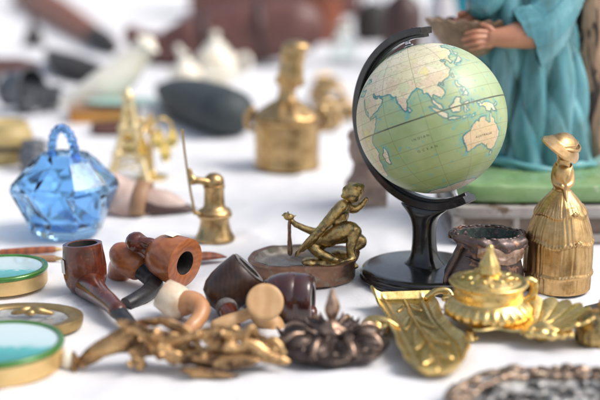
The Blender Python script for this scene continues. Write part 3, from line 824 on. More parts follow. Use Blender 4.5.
    fs += [(e + k, e + (k + 1) % nseg, K + e + (k + 1) % nseg, K + e + k) for k in range(nseg)]
    bo.add(vs, fs, bm_)
    # ribbon round the crown
    for dy in (0, .42):
        bo.tube([bm_ @ Vector((-1.9, -.2 - dy * .3, .12)), bm_ @ Vector((-.9, -.75 - dy, .50 - dy * .25)), bm_ @ Vector((.2, -.95 - dy * 1.2, .50 - dy * .5)), bm_ @ Vector((1.15, -.55 - dy, .48 - dy * .4)), bm_ @ Vector((1.5, .2, .25))], [.05, .12, .15, .12, .05], seg=8)
    bo.build('bonnet', M['lady'], g, sharp=60)
    g.scale = (.975, .975, 1.055)
lady()

# ================================================================== BRASS INKSTAND
def inkstand():
    c = at(487, 329)
    g = thing('inkstand', c, 'bright brass inkstand with leafy pen tray and lidded round inkwell', 'inkstand')
    br = M['bright_brass']
    loc = lambda px, py, z: at(px, py, z) - c
    # base plate
    pl = MB()
    out = []
    for k in range(72):
        th = 2 * PI * k / 72
        r = 4.9 + .45 * math.cos(6 * th + .6) + .18 * math.sin(11 * th)
        out.append((r * math.cos(th) * 1.25 + .4, r * math.sin(th) * .86))
    def plate(u, v):
        th = 2 * PI * u
        k = (u * 72)
        r = (4.7 + .5 * math.cos(6 * th + .6) + .2 * math.sin(11 * th)) * v
        z = .95 + .22 * max(0, v - .85) / .15 + .10 * math.sin(9 * th) * max(0, v - .5)
        return (r * math.cos(th) * .95 + 1.3, r * math.sin(th) * .86, z)
    pl.sheet(plate, 110, 14, .22)
    pl.build('base_plate', br, g, sharp=60)
    for (x, y) in ((-1.9, -2.9), (4.2, -2.8), (-1.9, 2.9), (4.2, 2.8)):
        f = MB()
        f.lathe([(0, 0), (.42, 0), (.5, .12), (.35, .35), (.3, .6), (.5, .9), (0, .95)], 20)
        for s_ in (-1, 1): f.ell((s_ * .45, -.1, .25), (.3, .25, .22), seg=12, rings=8)
        f.build('foot', br, g, loc=(x, y, 0))
    # inkwell
    def gad(th, i, r, z):
        k = 1.0
        if 1.15 < z < 2.75 and r > 2.9:
            env = math.sin(PI * (z - 1.15) / 1.6)
            k = 1 + .085 * env * (abs(math.sin(13 * th)) - .5)
        return (r * k * math.cos(th), r * k * math.sin(th), z)
    prof = [(2.6, .95), (3.0, 1.02), (3.25, 1.15)] + [(3.25 + .5 * math.sin(PI * t / 10) - .10 * t / 10, 1.15 + 1.6 * t / 10) for t in range(1, 10)] + \
           [(3.15, 2.75), (3.02, 2.85), (2.98, 2.95), (3.02, 3.1), (3.05, 3.9), (3.0, 4.05), (3.12, 4.12), (3.38, 4.22), (3.46, 4.34), (3.42, 4.46), (3.2, 4.52), (2.9, 4.5), (2.6, 4.42), (2.5, 4.3), (0, 4.3)]
    iw = MB(); iw.lathe(prof, 156, fn=gad)
    well = iw.build('inkwell', br, g, sharp=None)
    ld = MB()
    def lidf(th, i, r, z):
        env = max(0, math.sin(PI * min(1, r / 2.75)))
        zz = z + .05 * env * (math.cos(8 * th + 1.5 * r) + .6 * math.sin(5 * th - 3 * r))
        return (r * math.cos(th), r * math.sin(th), zz)
    rr = [2.75 - 2.75 * t / 16 for t in range(17)]
    ld.lathe([(2.75, 4.36), (2.82, 4.46)] + [(r if r > 1e-4 else 1e-3, 4.52 + .75 * (1 - (r / 2.75) ** 2)) for r in rr], 120, fn=lidf)
    for k in range(8):
        a = 2 * PI * k / 8 + .3
        ld.ell((1.75 * math.cos(a), 1.75 * math.sin(a), 4.92), (.58, .30, .18), rot=Matrix.Rotation(a + .7, 3, 'Z'), seg=14, rings=8)
        ld.ell((2.3 * math.cos(a + .4), 2.3 * math.sin(a + .4), 4.7), (.24, .24, .13), seg=12, rings=8)
    lid = ld.build('lid', br, well, sharp=60)
    fi = MB()
    fi.lathe([(0.01, 5.1), (.95, 5.15), (1.0, 5.3), (.85, 5.5), (.88, 5.75), (.80, 6.1), (.60, 6.5), (.42, 6.9), (.30, 7.25), (.33, 7.4), (.26, 7.6), (.12, 7.72), (0.01, 7.74)], 60,
             fn=lambda th, i, r, z: (r * (1 + .09 * math.cos(6 * th + 1.6 * z) * (1 if z < 7 else 0)) * math.cos(th), r * (1 + .09 * math.cos(6 * th + 1.6 * z) * (1 if z < 7 else 0)) * math.sin(th), z))
    fi.build('finial', br, well, sharp=None)
    hg = MB()
    hg.tube([(2.9, .3, 2.4), (3.8, .35, 2.9), (4.05, .35, 3.8), (3.7, .3, 4.4), (3.2, .25, 4.35)], [.3, .36, .4, .34, .28])
    hg.ell((4.0, .3, 3.0), (.35, .4, .5)); hg.ell((3.95, .3, 4.3), (.4, .45, .3))
    hg.cast('hinge', br, well, voxel=.1, smooth=2)
    # pen tray: broad shallow trough running away from the camera on the left, outline measured on the table
    Lft = [(372, 297), (377, 303), (387, 320), (395, 337), (402, 354), (409, 365), (420, 371.5), (437, 374)]
    Rgt = [(431, 295), (434, 301), (442, 318), (454, 331), (466, 342), (467, 354), (458, 367), (439, 374.2)]
    LP = crom([loc(px, py, .9) for px, py in Lft], 12); RP = crom([loc(px, py, .9) for px, py in Rgt], 12)
    NP = len(LP) - 1
    def tray(u, v):
        x = u * NP; i = min(int(x), NP - 1)
        a = LP[i].lerp(LP[i + 1], x - i); b = RP[i].lerp(RP[i + 1], x - i)
        q = a.lerp(b, v)
        s = abs(2 * v - 1)
        edge = max(0, s - .74) / .26
        back = max(0, 1 - u / .07)
        front = max(0, (u - .90) / .10)
        lip = min(1, max(edge ** 1.5, back ** 1.5, front ** 1.5))
        z = .75 + .62 * lip
        if u < .12: z += .7 * (max(0, 1 - v / .16) ** 2) * (1 - u / .12)           # spur at the far left corner
        z += .12 * math.exp(-((s - .66) / .05) ** 2) * (1 - lip)                      # moulded inner line
        q.x += .07 * math.sin(40 * u) * edge * (1 if v > .5 else -1)
        return (q.x, q.y, z)
    tr = MB(); tr.sheet(tray, 130, 56, .2)
    tray_o = tr.build('pen_tray', br, g, sharp=60)
    lf = MB()     # raised leaves along the trough
    for i in range(7):
        u = .16 + .10 * i
        for s in (-1, 1):
            p = Vector(tray(u, .5 + s * .06)); q = Vector(tray(u + .05 + .09 * ((i * 7 % 5) / 4), .5 + s * (.20 + .05 * (i % 2))))
            mid = (p + q) / 2 + Vector((0, 0, .04))
            lf.ell(mid, ((q - p).length * .60, .30 + .1 * (i % 3 == 1), .15), rot=Matrix.Rotation(math.atan2((q - p).y, (q - p).x), 3, 'Z'), seg=14, rings=8)
    lf.tube([Vector(tray(.10 + .075 * i, .5)) + Vector((0, 0, .06)) for i in range(11)], .13, seg=8, n=3)
    lf.build('leaf_relief', br, tray_o)
    # scrolls at the left edge and behind
    sc = MB()
    b1 = loc(378, 326, .7)
    for k in range(6):
        a = k * 1.05
        sc.ell(b1 + Vector((.9 * math.cos(a), .7 * math.sin(a), .15 * math.sin(a * 2))), (.62, .5, .45), seg=14, rings=9)
    sc.tube([b1 + Vector((-1.3, .4, .1)), b1 + Vector((-.6, .2, .5)), b1 + Vector((.6, -.2, .5)), b1 + Vector((1.6, -.6, .2))], [.2, .4, .42, .2])
    sc.cast('scroll', br, g, voxel=.1, smooth=3)
    sc = MB()
    b1 = loc(440, 299, .9)
    sc.tube([b1 + Vector((-1.2, .1, .1)), b1 + Vector((-.3, .2, .7)), b1 + Vector((.7, .1, .75)), b1 + Vector((1.0, -.2, .2)), b1 + Vector((.3, -.3, .1))], [.3, .34, .32, .3, .25])
    sc.tube([b1 + Vector((.5, 0, .1)), b1 + Vector((2.0, -.6, .1)), b1 + Vector((3.4, -1.6, 0))], [.3, .4, .35])
    sc.cast('scroll', br, g, voxel=.1, smooth=3)
    # fluted shell dish on the right
    sh0 = loc(533, 331, .8)
    def shell(u, v):
        th = R(-62) + R(150) * u
        r = .3 + v * (4.6 + .32 * abs(math.sin(PI * u * 9)))
        z = .05 + .12 * v + 1.25 * v ** 2.2 + .30 * v * abs(math.sin(PI * u * 9))
        return (sh0.x + r * math.cos(th) * 1.0, sh0.y + r * math.sin(th) * .8, sh0.z + z)
    s_ = MB(); s_.sheet(shell, 110, 26, .18)
    s_.build('shell_dish', br, g, sharp=60)
    sc = MB()
    b1 = loc(540, 336, .9)
    for k, (x, y, z, r) in enumerate(((-.9, -.3, .3, .5), (0, -.6, .45, .55), (.8, -.8, .3, .5), (1.7, -.7, .3, .42), (2.4, -.3, .35, .36), (-.3, .5, .4, .6))):
        sc.ell(b1 + Vector((x, y, z)), (r * 1.2, r, r * .9), seg=14, rings=9)
    sc.tube([b1 + Vector((-1.5, .2, .2)), b1 + Vector((0, .3, .9)), b1 + Vector((1, -.3, .6)), b1 + Vector((2.6, -.6, .2))], [.2, .35, .35, .18])
    sc.cast('scroll', br, g, voxel=.1, smooth=3)
inkstand()

# ================================================================== COPPER POT
def copper_pot():
    base = at(486, 289)
    g = thing('copper_pot', base, 'dark copper pot with turned-over collar beside the globe stand', 'pot')
    H = aty(487, 233, base.y).z
    def prof_fn(th, i, r, z):
        n = noise.fractal(Vector((math.cos(th) * 1.2, math.sin(th) * 1.2, z * .35)), 1.0, 2.0, 3)
        lf = max(0, math.cos(th - PI)) ** 2
        cr_ = 1 - abs(noise.noise(Vector((math.cos(th) * 2.2 + z * .35, math.sin(th) * 2.2, z * .75))))
        r2 = r * (1 + .06 * n + .05 * (cr_ ** 5 - .3) * min(1, z * 2)) + lf * .55 * max(0, 1 - z / H)
        tilt = .35 * math.sin(th + .4) * max(0, z / H - .6)
        return (r2 * math.cos(th), r2 * math.sin(th) * .95, z - tilt)
    prof = [(0, 0), (3.0, 0), (3.35, .15), (3.55, .8), (3.55, 1.8), (3.35, 2.8), (3.05, 3.7), (2.85, 4.4), (2.9, 5.0), (3.1, 5.6), (3.22, H - .12), (3.28, H), (3.18, H + .05), (3.0, H - .1)]
    mb = MB(); mb.lathe(prof, 90, fn=prof_fn)
    inn = [(3.0, H - .1), (2.8, H - .9), (2.65, 4.2), (2.9, 3.2), (3.1, 1.5), (2.8, .5), (0, .4)]
    body = mb.build('body', M['copper_pot'], g, sharp=None)
    mi = MB(); mi.lathe(inn, 60, fn=prof_fn); mi.build('inside', M['pot_inside'], body, sharp=None)
    # turned-down collar
    def collar(u, v):
        th = R(-175) + R(350) * u
        ln = .9 + .35 * math.sin(3 * th + 1) + .25 * noise.noise(Vector((th * 2.5, 0, 3))) + 1.3 * math.exp(-((th + PI / 2 - .55) / .42) ** 2)
        r = 3.3 + .28 * math.sin(PI * min(1, v * 1.3)) + .04 * math.sin(th * 9)
        z = H - .02 - ln * v
        x, y, z2 = prof_fn(th, 0, r, z)
        k = (1 + .06 * v)
        wr = .16 * noise.noise(Vector((th * 3.2, v * 2.4, 1.5)))
        return (x * k * (1 + wr * .35), y * k * (1 + wr * .35), z2 + .12 * math.sin(PI * v) + wr)
    cb = MB(); cb.sheet(collar, 120, 14, .14); cb.build('collar', M['copper_pot'], g, sharp=60)
    fb = MB()   # loose pointed flap hanging from the collar at the front right
    def flap(u, v):
        th = R(-112) + R(74) * u
        bot = 3.35 + 1.5 * abs(u - .62) ** 1.2
        z = (H - .35) + (bot - (H - .35)) * v
        r = 3.42 + .16 * math.sin(PI * v) + .10 * math.sin(5 * u + 2 * v) + .22 * v
        x, y, z2 = prof_fn(th, 0, r, z)
        return (x, y, z2)
    fb.sheet(flap, 40, 20, .12); fb.build('flap', M['rib_copper'], g, sharp=60)
    rb = MB()   # crimped edge round the mouth
    for k in range(44):
        th = 2 * PI * k / 44
        x, y, z = prof_fn(th, 0, 3.2, H)
        rb.ell((x, y, z + .02 + .07 * math.sin(k * 2.7)), (.16, .30, .11 + .05 * math.sin(k * 1.9)), rot=Matrix.Rotation(th, 3, 'Z'), seg=8, rings=6)
    rb.build('crimped_rim', M['copper_pot'], g)
    st = MB()   # strap that runs down the left side
    def sp(th, z, r): 
        x, y, zz = prof_fn(th, 0, r, z); return Vector((x, y, zz))
    st.tube([sp(R(-140), H - .5, 3.5), sp(R(-150), 4.4, 3.25), sp(R(-155), 3.2, 3.5), sp(R(-160), 1.6, 3.85), sp(R(-160), .3, 3.8)], [.2, .28, .28, .26, .25], flat=(1.3, .6))
    st.tube([sp(R(-140), 5.0, 3.25), sp(R(-105), 4.3, 3.3), sp(R(-75), 4.25, 3.3), sp(R(-30), 4.7, 3.2)], [.16, .24, .24, .16])
    st.tube([sp(R(-135), 3.9, 3.35), sp(R(-100), 3.4, 3.45), sp(R(-70), 3.5, 3.5)], [.12, .2, .12])
    st.cast('strap', M['copper_pot'], g, voxel=.09, smooth=2)
copper_pot()
# ================================================================== STATUE ON ITS PLINTH
def statue():
    PY = 125.0
    x0 = aty(452, 225, PY).x
    c = Vector((x0 + 10.5, PY + 9, 0))
    pl = thing('plinth', c, 'grey painted display plinth with recessed brown panels under the statue', 'plinth')
    W2 = 10.5
    b = MB()
    b.rbox((0, 0, .5), (2 * W2, 18, 1.0), e=.12); b.build('footing', M['plinth'], pl)
    b = MB(); b.rbox((0, 0, 1.95), (2 * W2 - 1.2, 16.8, 2.3), e=.06); b.build('panel', M['plinth_panel'], pl)
    b = MB()
    for sx in (-1, 1):
        for sy in (-1, 1):
            b = MB(); b.rbox((sx * (W2 - .75), sy * 8.2, 1.95), (1.2, 1.3, 2.2), e=.2); b.build('pilaster', M['plinth'], pl)
    for sx in (-.33, .33):
        b = MB(); b.rbox((sx * W2 * .98, -8.42, 1.95), (.9, .3, 2.2), e=.2); b.build('pilaster', M['plinth'], pl)
    b = MB(); b.rbox((0, 0, 3.65), (2 * W2 + .5, 18.4, 1.15), e=.16); b.rbox((0, 0, 3.0), (2 * W2 - .1, 17.9, .3), e=.1); b.build('ledge', M['plinth'], pl)
    top = 4.22
    # ---- statue
    sc = Vector((aty(533, 160, 138).x, 138, top))
    st = thing('saint_statue', sc, 'teal robed painted figure holding a shell bowl, standing on a green cushion', 'statue')
    q = MB()
    def cushion(th, i, r, z): pass
    q.rbox((c.x - sc.x, c.y - sc.y + .3, 1.25), (20.2, 17.2, 2.5), e=.30, seg=90, rings=26)
    v2 = []
    for p in q.v:
        k = 1 if p[2] > .3 else .3
        n = noise.fractal(Vector((p[0] * .28, p[1] * .28, p[2] * .3)), 1, 2, 2)
        ridge = .16 * math.sin(p[0] * 1.9 + .6 * math.sin(p[1])) * (1 if p[2] > .5 else .2)
        v2.append((p[0], p[1], p[2] + k * (.14 * n + ridge * .5)))
    q.v = v2
    q.build('cushion', M['green_base'], st, sharp=None)
    # robe: vertical folds that swing towards the lifted knee, flaring into a hem
    seg, rows = 260, 90
    zt = 24.0
    def sect(z):
        t = max(0, min(1, (z - 1.7) / (zt - 1.7)))
        cx = .6 * (1 - t) - 3.0 * t
        rx = 6.2 * (1 - t) ** 3 + 5.7 * (1 - (1 - t) ** 3) + .3 * math.sin(PI * t)
        if t > .75: rx -= .8 * ((t - .75) / .25) ** 1.5
        ry = rx * .78
        return cx, rx, ry, t
    vs = []
    for i in range(rows + 1):
        z = 1.7 + (zt - 1.7) * i / rows
        cx, rx, ry, t = sect(z)
        for k in range(seg):
            th = 2 * PI * k / seg
            ph = 2.6 * (1 - t) ** 1.2 + .5 * math.sin(th * 1 + 2 * t)
            f = abs(math.sin(4.0 * th + ph * 1.6 + .4 * math.sin(6 * t))) ** .6 * .95 + .45 * abs(math.sin(5.5 * th - .5 - 1.9 * ph)) ** .7 + .08 * math.sin(17 * th + 3 * t) - .55
            amp = .33 * (.6 + .4 * math.sin(PI * min(1, t * 1.1)))
            hem = .8 * math.exp(-((t) / .07) ** 2)
            k_ = 1 + amp * (f - .35)
            lift = .55 * max(0, math.cos(th - PI)) * math.exp(-(t / .08) ** 2) + .25 * math.sin(5 * th) * math.exp(-(t / .06) ** 2)
            vs.append((cx + (rx * k_ + hem) * math.cos(th), (ry * k_ + hem * .7) * math.sin(th), z + lift))
    fs = [(i * seg + k, i * seg + (k + 1) % seg, (i + 1) * seg + (k + 1) % seg, (i + 1) * seg + k) for i in range(rows) for k in range(seg)]
    fs += [tuple(reversed(range(seg))), tuple(range(rows * seg, (rows + 1) * seg))]
    rb = MB(); rb.add(vs, fs)
    robe = rb.build('robe', M['teal_robe'], st, sharp=None)
    hm_ = MB()        # rolled hem that swings round the foot of the robe
    pts = []
    for k in range(49):
        th = 2 * PI * k / 48
        cx, rx, ry, t = sect(1.9)
        pts.append((cx + (rx + 1.0) * math.cos(th), (ry + .75) * math.sin(th), 2.75 + .55 * max(0, math.cos(th - PI)) + .22 * math.sin(5 * th)))
    hm_.tube(pts, [.42 + .12 * math.sin(k * 1.3) for k in range(49)], seg=14, n=4)
    hm_.build('hem', M['teal_light'], robe, sharp=None)
    # upper body, head under a hood (above the frame)
    ub = MB()
    ub.tube([(-.9, 0, 22.5), (-.9, .2, 27), (-1.0, .3, 30.5), (-1.2, .2, 32.2)], [5.0, 4.6, 3.6, 1.6], seg=30, flat=(1, .72))
    ub.ell((-1.5, -.2, 35.0), (2.1, 2.4, 2.8))
    ub.tube([(-1.2, .6, 37.6), (-1.0, 1.6, 35), (-.9, 1.6, 31), (-.9, 1.2, 27)], [1.6, 2.4, 2.8, 2.6], seg=20)
    ub.cast('mantle', M['teal_robe'], st, voxel=.25, smooth=4)
    L = lambda px, py, dy=0: aty(px, py, 138 + dy) - sc
    # wide sleeve: hangs from the shoulder, cuff opens to the left
    path = [L(570, -36, -2.6), L(563, -10, -3.8), L(554, 10, -5.0), L(541, 26, -5.8), L(523, 36, -6.1)]
    SP = crom(path, 10)
    def sleeve(u, v):
        th = 2 * PI * u
        x = v * (len(SP) - 1); i = min(int(x), len(SP) - 2)
        p = SP[i].lerp(SP[i + 1], x - i)
        t = (SP[i + 1] - SP[i]).normalized()
        side = Vector((0, 1, 0)); nrm_ = side.cross(t).normalized(); side = t.cross(nrm_)
        r1 = 1.9 + .75 * v ** 1.5                  # tall, hanging opening
        r2 = 1.9 - .35 * v
        f = 1 + .06 * math.sin(5 * th + 5 * v) * v + .16 * (1 - abs(math.sin(3.5 * th + 3.5 * v))) ** 2.5
        drop = -1.0 * v ** 2 * max(0, -math.sin(th) * 1.0) * 0
        q = p + nrm_ * (r1 * f * math.sin(th)) + side * (r2 * f * math.cos(th))
        if q.z < p.z: q = q + Vector((.55 * v, 0, -.25 * v * (p.z - q.z)))
        return q
    sl = MB(); sl.sheet(sleeve, 90, 50, .28)
    sl.build('sleeve', M['teal_robe'], st, sharp=70)
    # other sleeve, mostly hidden behind the bowl
    s2 = MB()
    s2.tube([L(498, -30, -1.5), L(490, -8, -3), L(482, 4, -3.6)], [2.3, 2.2, 1.9], seg=22)
    s2.cast('sleeve', M['teal_robe'], st, voxel=.2, smooth=3)
    # forearm and hand: one continuous surface
    def hand(path, rads, palm, pr, rot, fingers, name='forearm'):
        h = MB()
        h.tube(path, rads, seg=18, n=8)
        h.ell(palm, pr, rot=rot, seg=18, rings=12)
        for p_, r_ in fingers: h.tube(p_, r_, seg=10, n=6)
        return h.cast(name, M['skin'], st, voxel=.055, smooth=2)
    y0 = -6.2
    hand([L(540, 33, y0 + .4), L(522, 34.5, y0), L(505, 37, y0 - .3), L(494, 37.5, y0 - .3)], [1.75, 1.60, 1.22, .98],
         L(490, 38.3, y0 - .35), (.95, .5, 1.12), Matrix.Rotation(.1, 3, 'Y'),
         [([L(486, 32, y0 - .5), L(476, 31.5, y0 - .95), L(466, 33.5, y0 - .5)], [.31, .28, .2]),
          ([L(485, 37, y0 - .6), L(474, 37.2, y0 - 1.05), L(463, 39.5, y0 - .5)], [.32, .29, .2]),
          ([L(485, 41.8, y0 - .5), L(475, 42.8, y0 - .9), L(465, 45, y0 - .3)], [.31, .28, .2]),
          ([L(486, 45.5, y0 - .3), L(478, 47.6, y0 - .6), L(470, 49.5, y0 - .1)], [.27, .24, .17]),
          ([L(494, 33, y0 - .4), L(489, 27.5, y0 - .4), L(482, 24.5, y0 - .1)], [.40, .33, .24])])
    y1 = -3.0
    hand([L(484, 6, y1 - 1), L(477, 13, y1), L(470, 17, y1 + .4)], [1.2, 1.05, .95], L(466, 19, y1 + .4), (1.1, .9, .5), Matrix.Rotation(.2, 3, 'Y'),
         [([L(463, 17, y1), L(458, 19, y1 - .3), L(455, 23, y1 - .6)], [.36, .34, .26]), ([L(463, 18.5, y1 + .5), L(457, 20, y1 + .4), L(454, 25, y1)], [.36, .34, .26]),
          ([L(463, 20, y1 + 1.0), L(457, 22, y1 + 1), L(455, 26, y1 + .6)], [.36, .33, .26]), ([L(464, 21, y1 + 1.5), L(459, 23, y1 + 1.5), L(457, 27, y1 + 1.2)], [.32, .3, .24]),
          ([L(468, 15.5, y1), L(463, 13, y1 - .4), L(459, 14, y1 - .6)], [.4, .36, .28])])
    # shell bowl held in the hands
    bc = L(466, 19, y0 + 2.95)
    def bowl(u, v):
        th = 2 * PI * u
        wv = .055 * math.sin(17 * th) + .035 * math.sin(11 * th + 1)
        e = v ** .75
        rx, ry = 4.35 * e, 2.6 * e
        fl = 1 + .022 * v * math.sin(17 * th)
        z = -4.0 * (1 - v ** 1.9) + wv * v * 2.0 + .10 * v * math.cos(th - PI)
        return (bc.x + rx * fl * math.cos(th) + .9 * (1 - v), bc.y + ry * fl * math.sin(th), bc.z + z)
    bw = MB(); bw.sheet(bowl, 160, 24, -.32)
    bw.build('shell_bowl', M['shell'], st, sharp=70)
    # tree trunk support at the back right
    tk = MB()
    base_t = L(601, 150, 3.2)
    pts = [Vector((base_t.x, 3.5, 1.6)), L(597, 120, 3.2), L(595, 70, 3.0), L(592, 20, 3.0), L(588, -60, 3.0)]
    tk.tube(pts, [3.8, 3.3, 3.1, 3.0, 2.8], seg=60, n=18)
    v2 = []
    for p in tk.v:
        a = math.atan2(p[1] - 3.2, p[0] - base_t.x)
        n = noise.fractal(Vector((math.cos(a) * 2.2, math.sin(a) * 2.2, p[2] * .12)), 1, 2, 4)
        rd = .55 * n
        v2.append((p[0] + rd * math.cos(a), p[1] + rd * math.sin(a), p[2]))
    tk.v = v2
    tk.build('tree_trunk', M['trunk'], st, sharp=None)
    hm = MB()   # lighter drapery lying round the foot of the trunk
    hm.tube([L(575, 166, -1), L(588, 168, -2), L(604, 160, -2), L(618, 150, 0)], [.7, .9, 1.0, .8], seg=14, flat=(1.3, .8))
    hm.cast('mantle_end', M['teal_plate'], st, voxel=.15, smooth=3)
statue()

# ================================================================== BRONZE FIGURINE DISH
def figurine():
    c = at(305, 272)
    c.y = at(305, 288).y + 3.9
    c.x = aty(304, 270, c.y).x
    g = thing('figurine_dish', c, 'oval copper dish with a crouching bronze figure leaning over its rim', 'ashtray')
    Y = c.y
    L = lambda px, py, dy=0: aty(px, py, Y + dy) - c
    rx, ry = 5.45, 4.3
    def ov(th, i, r, z): 
        k = 1 + .012 * math.sin(6 * th) + .02 * noise.noise(Vector((math.cos(th) * 2.5, math.sin(th) * 2.5, z * .8)))
        return (r * rx * k * math.cos(th), r * ry * k * math.sin(th), z + (.10 * math.sin(3 * th + .5) + .16 * noise.noise(Vector((math.cos(th) * 3, math.sin(th) * 3, 2))) + .18 * math.cos(th)) * (min(1, z / 1.8) if z > .5 else 0))
    d = MB()
    d.lathe([(1e-3, 0), (.93, 0), (.95, .12), (.955, .9), (.97, 1.5), (1.0, 1.8), (1.035, 2.0), (1.04, 2.15), (.99, 2.25), (.92, 2.15), (.90, 1.0), (1e-3, 1.0)], 96, fn=ov)
    dish = d.build('dish', M['copper_dish'], g, sharp=50)
    d = MB(); d.lathe([(.925, 2.17), (.86, 1.66), (.75, 1.35), (.5, 1.15), (1e-3, 1.12)], 96, fn=ov); d.wobble(.07, .9); d.build('basin', M['basin'], dish, sharp=None)
    rk = MB()   # ground the figure sits on
    for px, py, dy, r in ((322, 262, -.5, 1.1), (334, 264, -.9, 1.2), (345, 263, -.6, 1.0), (338, 256, .6, 1.2), (310, 262, -.6, .9), (325, 258, .8, 1.1), (352, 266, -.2, .7)):
        rk.ell(L(px, py, dy), (r, r, r * .5), seg=14, rings=8)
    rk.cast('rocky_mound', M['old_bronze'], g, voxel=.12, smooth=2, lumps=.06, lscale=1.4)
    f = MB()
    hip = L(327, 236, .2); chest = L(339, 216, 0); sh = L(344, 205, 0)
    f.tube([L(321, 243, .4), hip, L(333, 226, .2), chest, sh], [.9, 1.2, .95, 1.15, .7], seg=18, flat=(1, .85))
    f.tube([sh, L(349, 200, 0)], [.42, .42])
    hd = L(352, 193, -.1)
    f.ell(hd, (.98, 1.0, 1.05)); f.ell(L(357, 190, 0), (.7, .8, .8)); f.ell(L(346, 191, -.3), (.42, .4, .5)); f.ell(L(343.5, 196, -.5), (.3, .3, .24))
    for k in range(7):
        a = 2 * PI * k / 7
        f.ell(hd + Vector((.55 * math.cos(a) + .35, .55 * math.sin(a), .62 + .12 * math.sin(3 * a))), .36, seg=10, rings=7)
    # arm stretched down to the left, hand on the dish
    f.tube([L(342, 206, -.9), L(334, 214, -1.2), L(322, 228, -1.3), L(311, 240, -1.2), L(302, 249, -.9)], [.62, .56, .48, .42, .34], seg=14)
    for k in range(4): f.tube([L(303, 248, -.9 + .12 * k), L(299 - k * .6, 252, -.9 + .25 * k), L(297 - k * .4, 256, -.9 + .3 * k)], [.17, .16, .12], seg=8)
    # arm thrown back to the right
    f.tube([L(346, 206, .5), L(354, 209, .8), L(361, 205, .9), L(366, 199, .8)], [.58, .48, .38, .26], seg=14)
    # near leg: thigh out to the knee at right, shin folded back down
    f.tube([L(328, 238, -.3), L(340, 231, -.8), L(351, 229, -1.0), L(356, 232, -1.0)], [1.0, .92, .76, .6], seg=16)
    f.tube([L(356, 231, -1.0), L(352, 241, -1.2), L(351, 251, -1.4), L(354, 258, -1.5)], [.58, .58, .48, .36], seg=14)
    f.tube([L(354, 257, -1.5), L(348, 261, -1.9), L(342, 262, -2.1)], [.36, .34, .22], seg=10)
    f.tube([L(328, 238, .6), L(342, 236, 1.0), L(357, 238, 1.0), L(362, 243, .9), L(352, 250, .7)], [.85, .8, .62, .5, .4], seg=14)
    # far leg stretched to the left along the dish
    f.tube([L(333, 234, .1), L(322, 238, -.3), L(312, 243, -.4), L(318, 252, -.8), L(330, 258, -1.0), L(336, 260, -1.2)], [.9, .8, .66, .56, .46, .34], seg=14)
    f.cast('figure', M['old_bronze'], g, voxel=.09, smooth=3, lumps=.03, lscale=2.5)
    # drapery strip and small bird perched on the outstretched hand
    a = MB()
    a.tube([L(334, 226, .6), L(318, 232, .6), L(306, 229, .5), L(295, 224, .4)], [.55, .46, .36, .3], seg=12)
    a.tube([L(296, 225, .4), L(292, 221, .4), L(288, 217, .4)], [.3, .26, .2], seg=10)
    a.cast('outstretched_arm', M['old_bronze'], g, voxel=.08, smooth=2)
    b = MB()
    b.ell(L(289, 217, .4), (.55, .4, .36)); b.ell(L(285.5, 215, .4), .27); b.tube([L(284, 215, .4), L(281, 215.5, .4)], [.12, .04], seg=8)
    b.tube([L(291, 217, .4), L(296, 215.5, .4)], [.2, .08], seg=8, flat=(1.6, .5)); b.tube([L(288, 215, .2), L(288, 211.5, 0)], [.2, .06], seg=8)
    b.cast('bird', M['old_bronze'], g, voxel=.06, smooth=2)
    p = MB(); p.tube([L(290, 250, .3), L(289.5, 236, .3), L(289.5, 221, .3)], [.62, .42, .3], seg=14, flat=(1, .5))
    p.cast('draped_cloth', M['copper_dish'], g, voxel=.1, smooth=2, lumps=.05, lscale=1.2)
figurine()

# ================================================================== SMOKING PIPES
PIPES = 'old tobacco pipes lying on the cloth'
def bowl_mesh(prof_out, r_hole, depth, m, seg=64):
    """outer wall and a real cavity"""
    top_r, top_z = prof_out[-1]
    out = MB(); out.lathe([(1e-3, prof_out[0][1])] + prof_out + [(top_r - .12, top_z + .05), (r_hole + .10, top_z + .05), (r_hole, top_z - .02)], seg, m=m)
    inn = MB(); inn.lathe([(r_hole, top_z - .02), (r_hole * .97, top_z - depth * .5), (r_hole * .75, top_z - depth * .9), (1e-3, top_z - depth)], seg, m=m)
    return out, inn

def pipe_upright():
    c = at(87, 292)
    g = thing('tobacco_pipe', c, 'glossy red-brown pipe with upright bowl and small white sticker', 'tobacco pipe', PIPES)
    H = aty(85, 243, c.y).z
    m = frame_to(Vector((-.06, .05, 1)))
    o, i = bowl_mesh([(1.1, .05), (1.55, .3), (1.9, .9), (2.06, 1.7), (2.1, 2.5), (2.03, 3.4), (1.92, 4.2), (1.88, H - .12)], 1.42, 3.6, m)
    L = lambda px, py, z: at(px, py, z) - c
    bo = o.build('bowl', M['briar_red'], g, sharp=60)
    i.build('charred_cavity', M['char'], bo, sharp=None)
    s = MB()
    p = [Vector((.1, -.3, 1.0)), L(99, 294, 1.3), L(110, 303, 1.25), L(118, 311, 1.15)]
    s.tube(p, [1.5, 1.0, .85, .8], seg=24)
    s.build('shank', M['briar_red'], g, sharp=None)
    e = MB(); q = [L(117.5, 310.5, 1.15), L(126, 320, .95), L(138, 333, .75), L(146, 343, .6)]
    e.tube(q, [.72, .66, .55, .5], seg=20, flat=(1.1, .8)); e.build('stem', M['vulcanite'], g, sharp=None)
    st = MB()
    zc = 2.9
    def sticker(u, v):
        th = R(-44) + R(34) * (u)
        z = 2.2 + 1.35 * v
        r = 2.14 + .015 * math.sin(5 * u)
        return m @ Vector((r * math.cos(th), r * math.sin(th), z))
    st.sheet(sticker, 8, 6, -.02); st.build('sticker', M['paper'], bo)
pipe_upright()

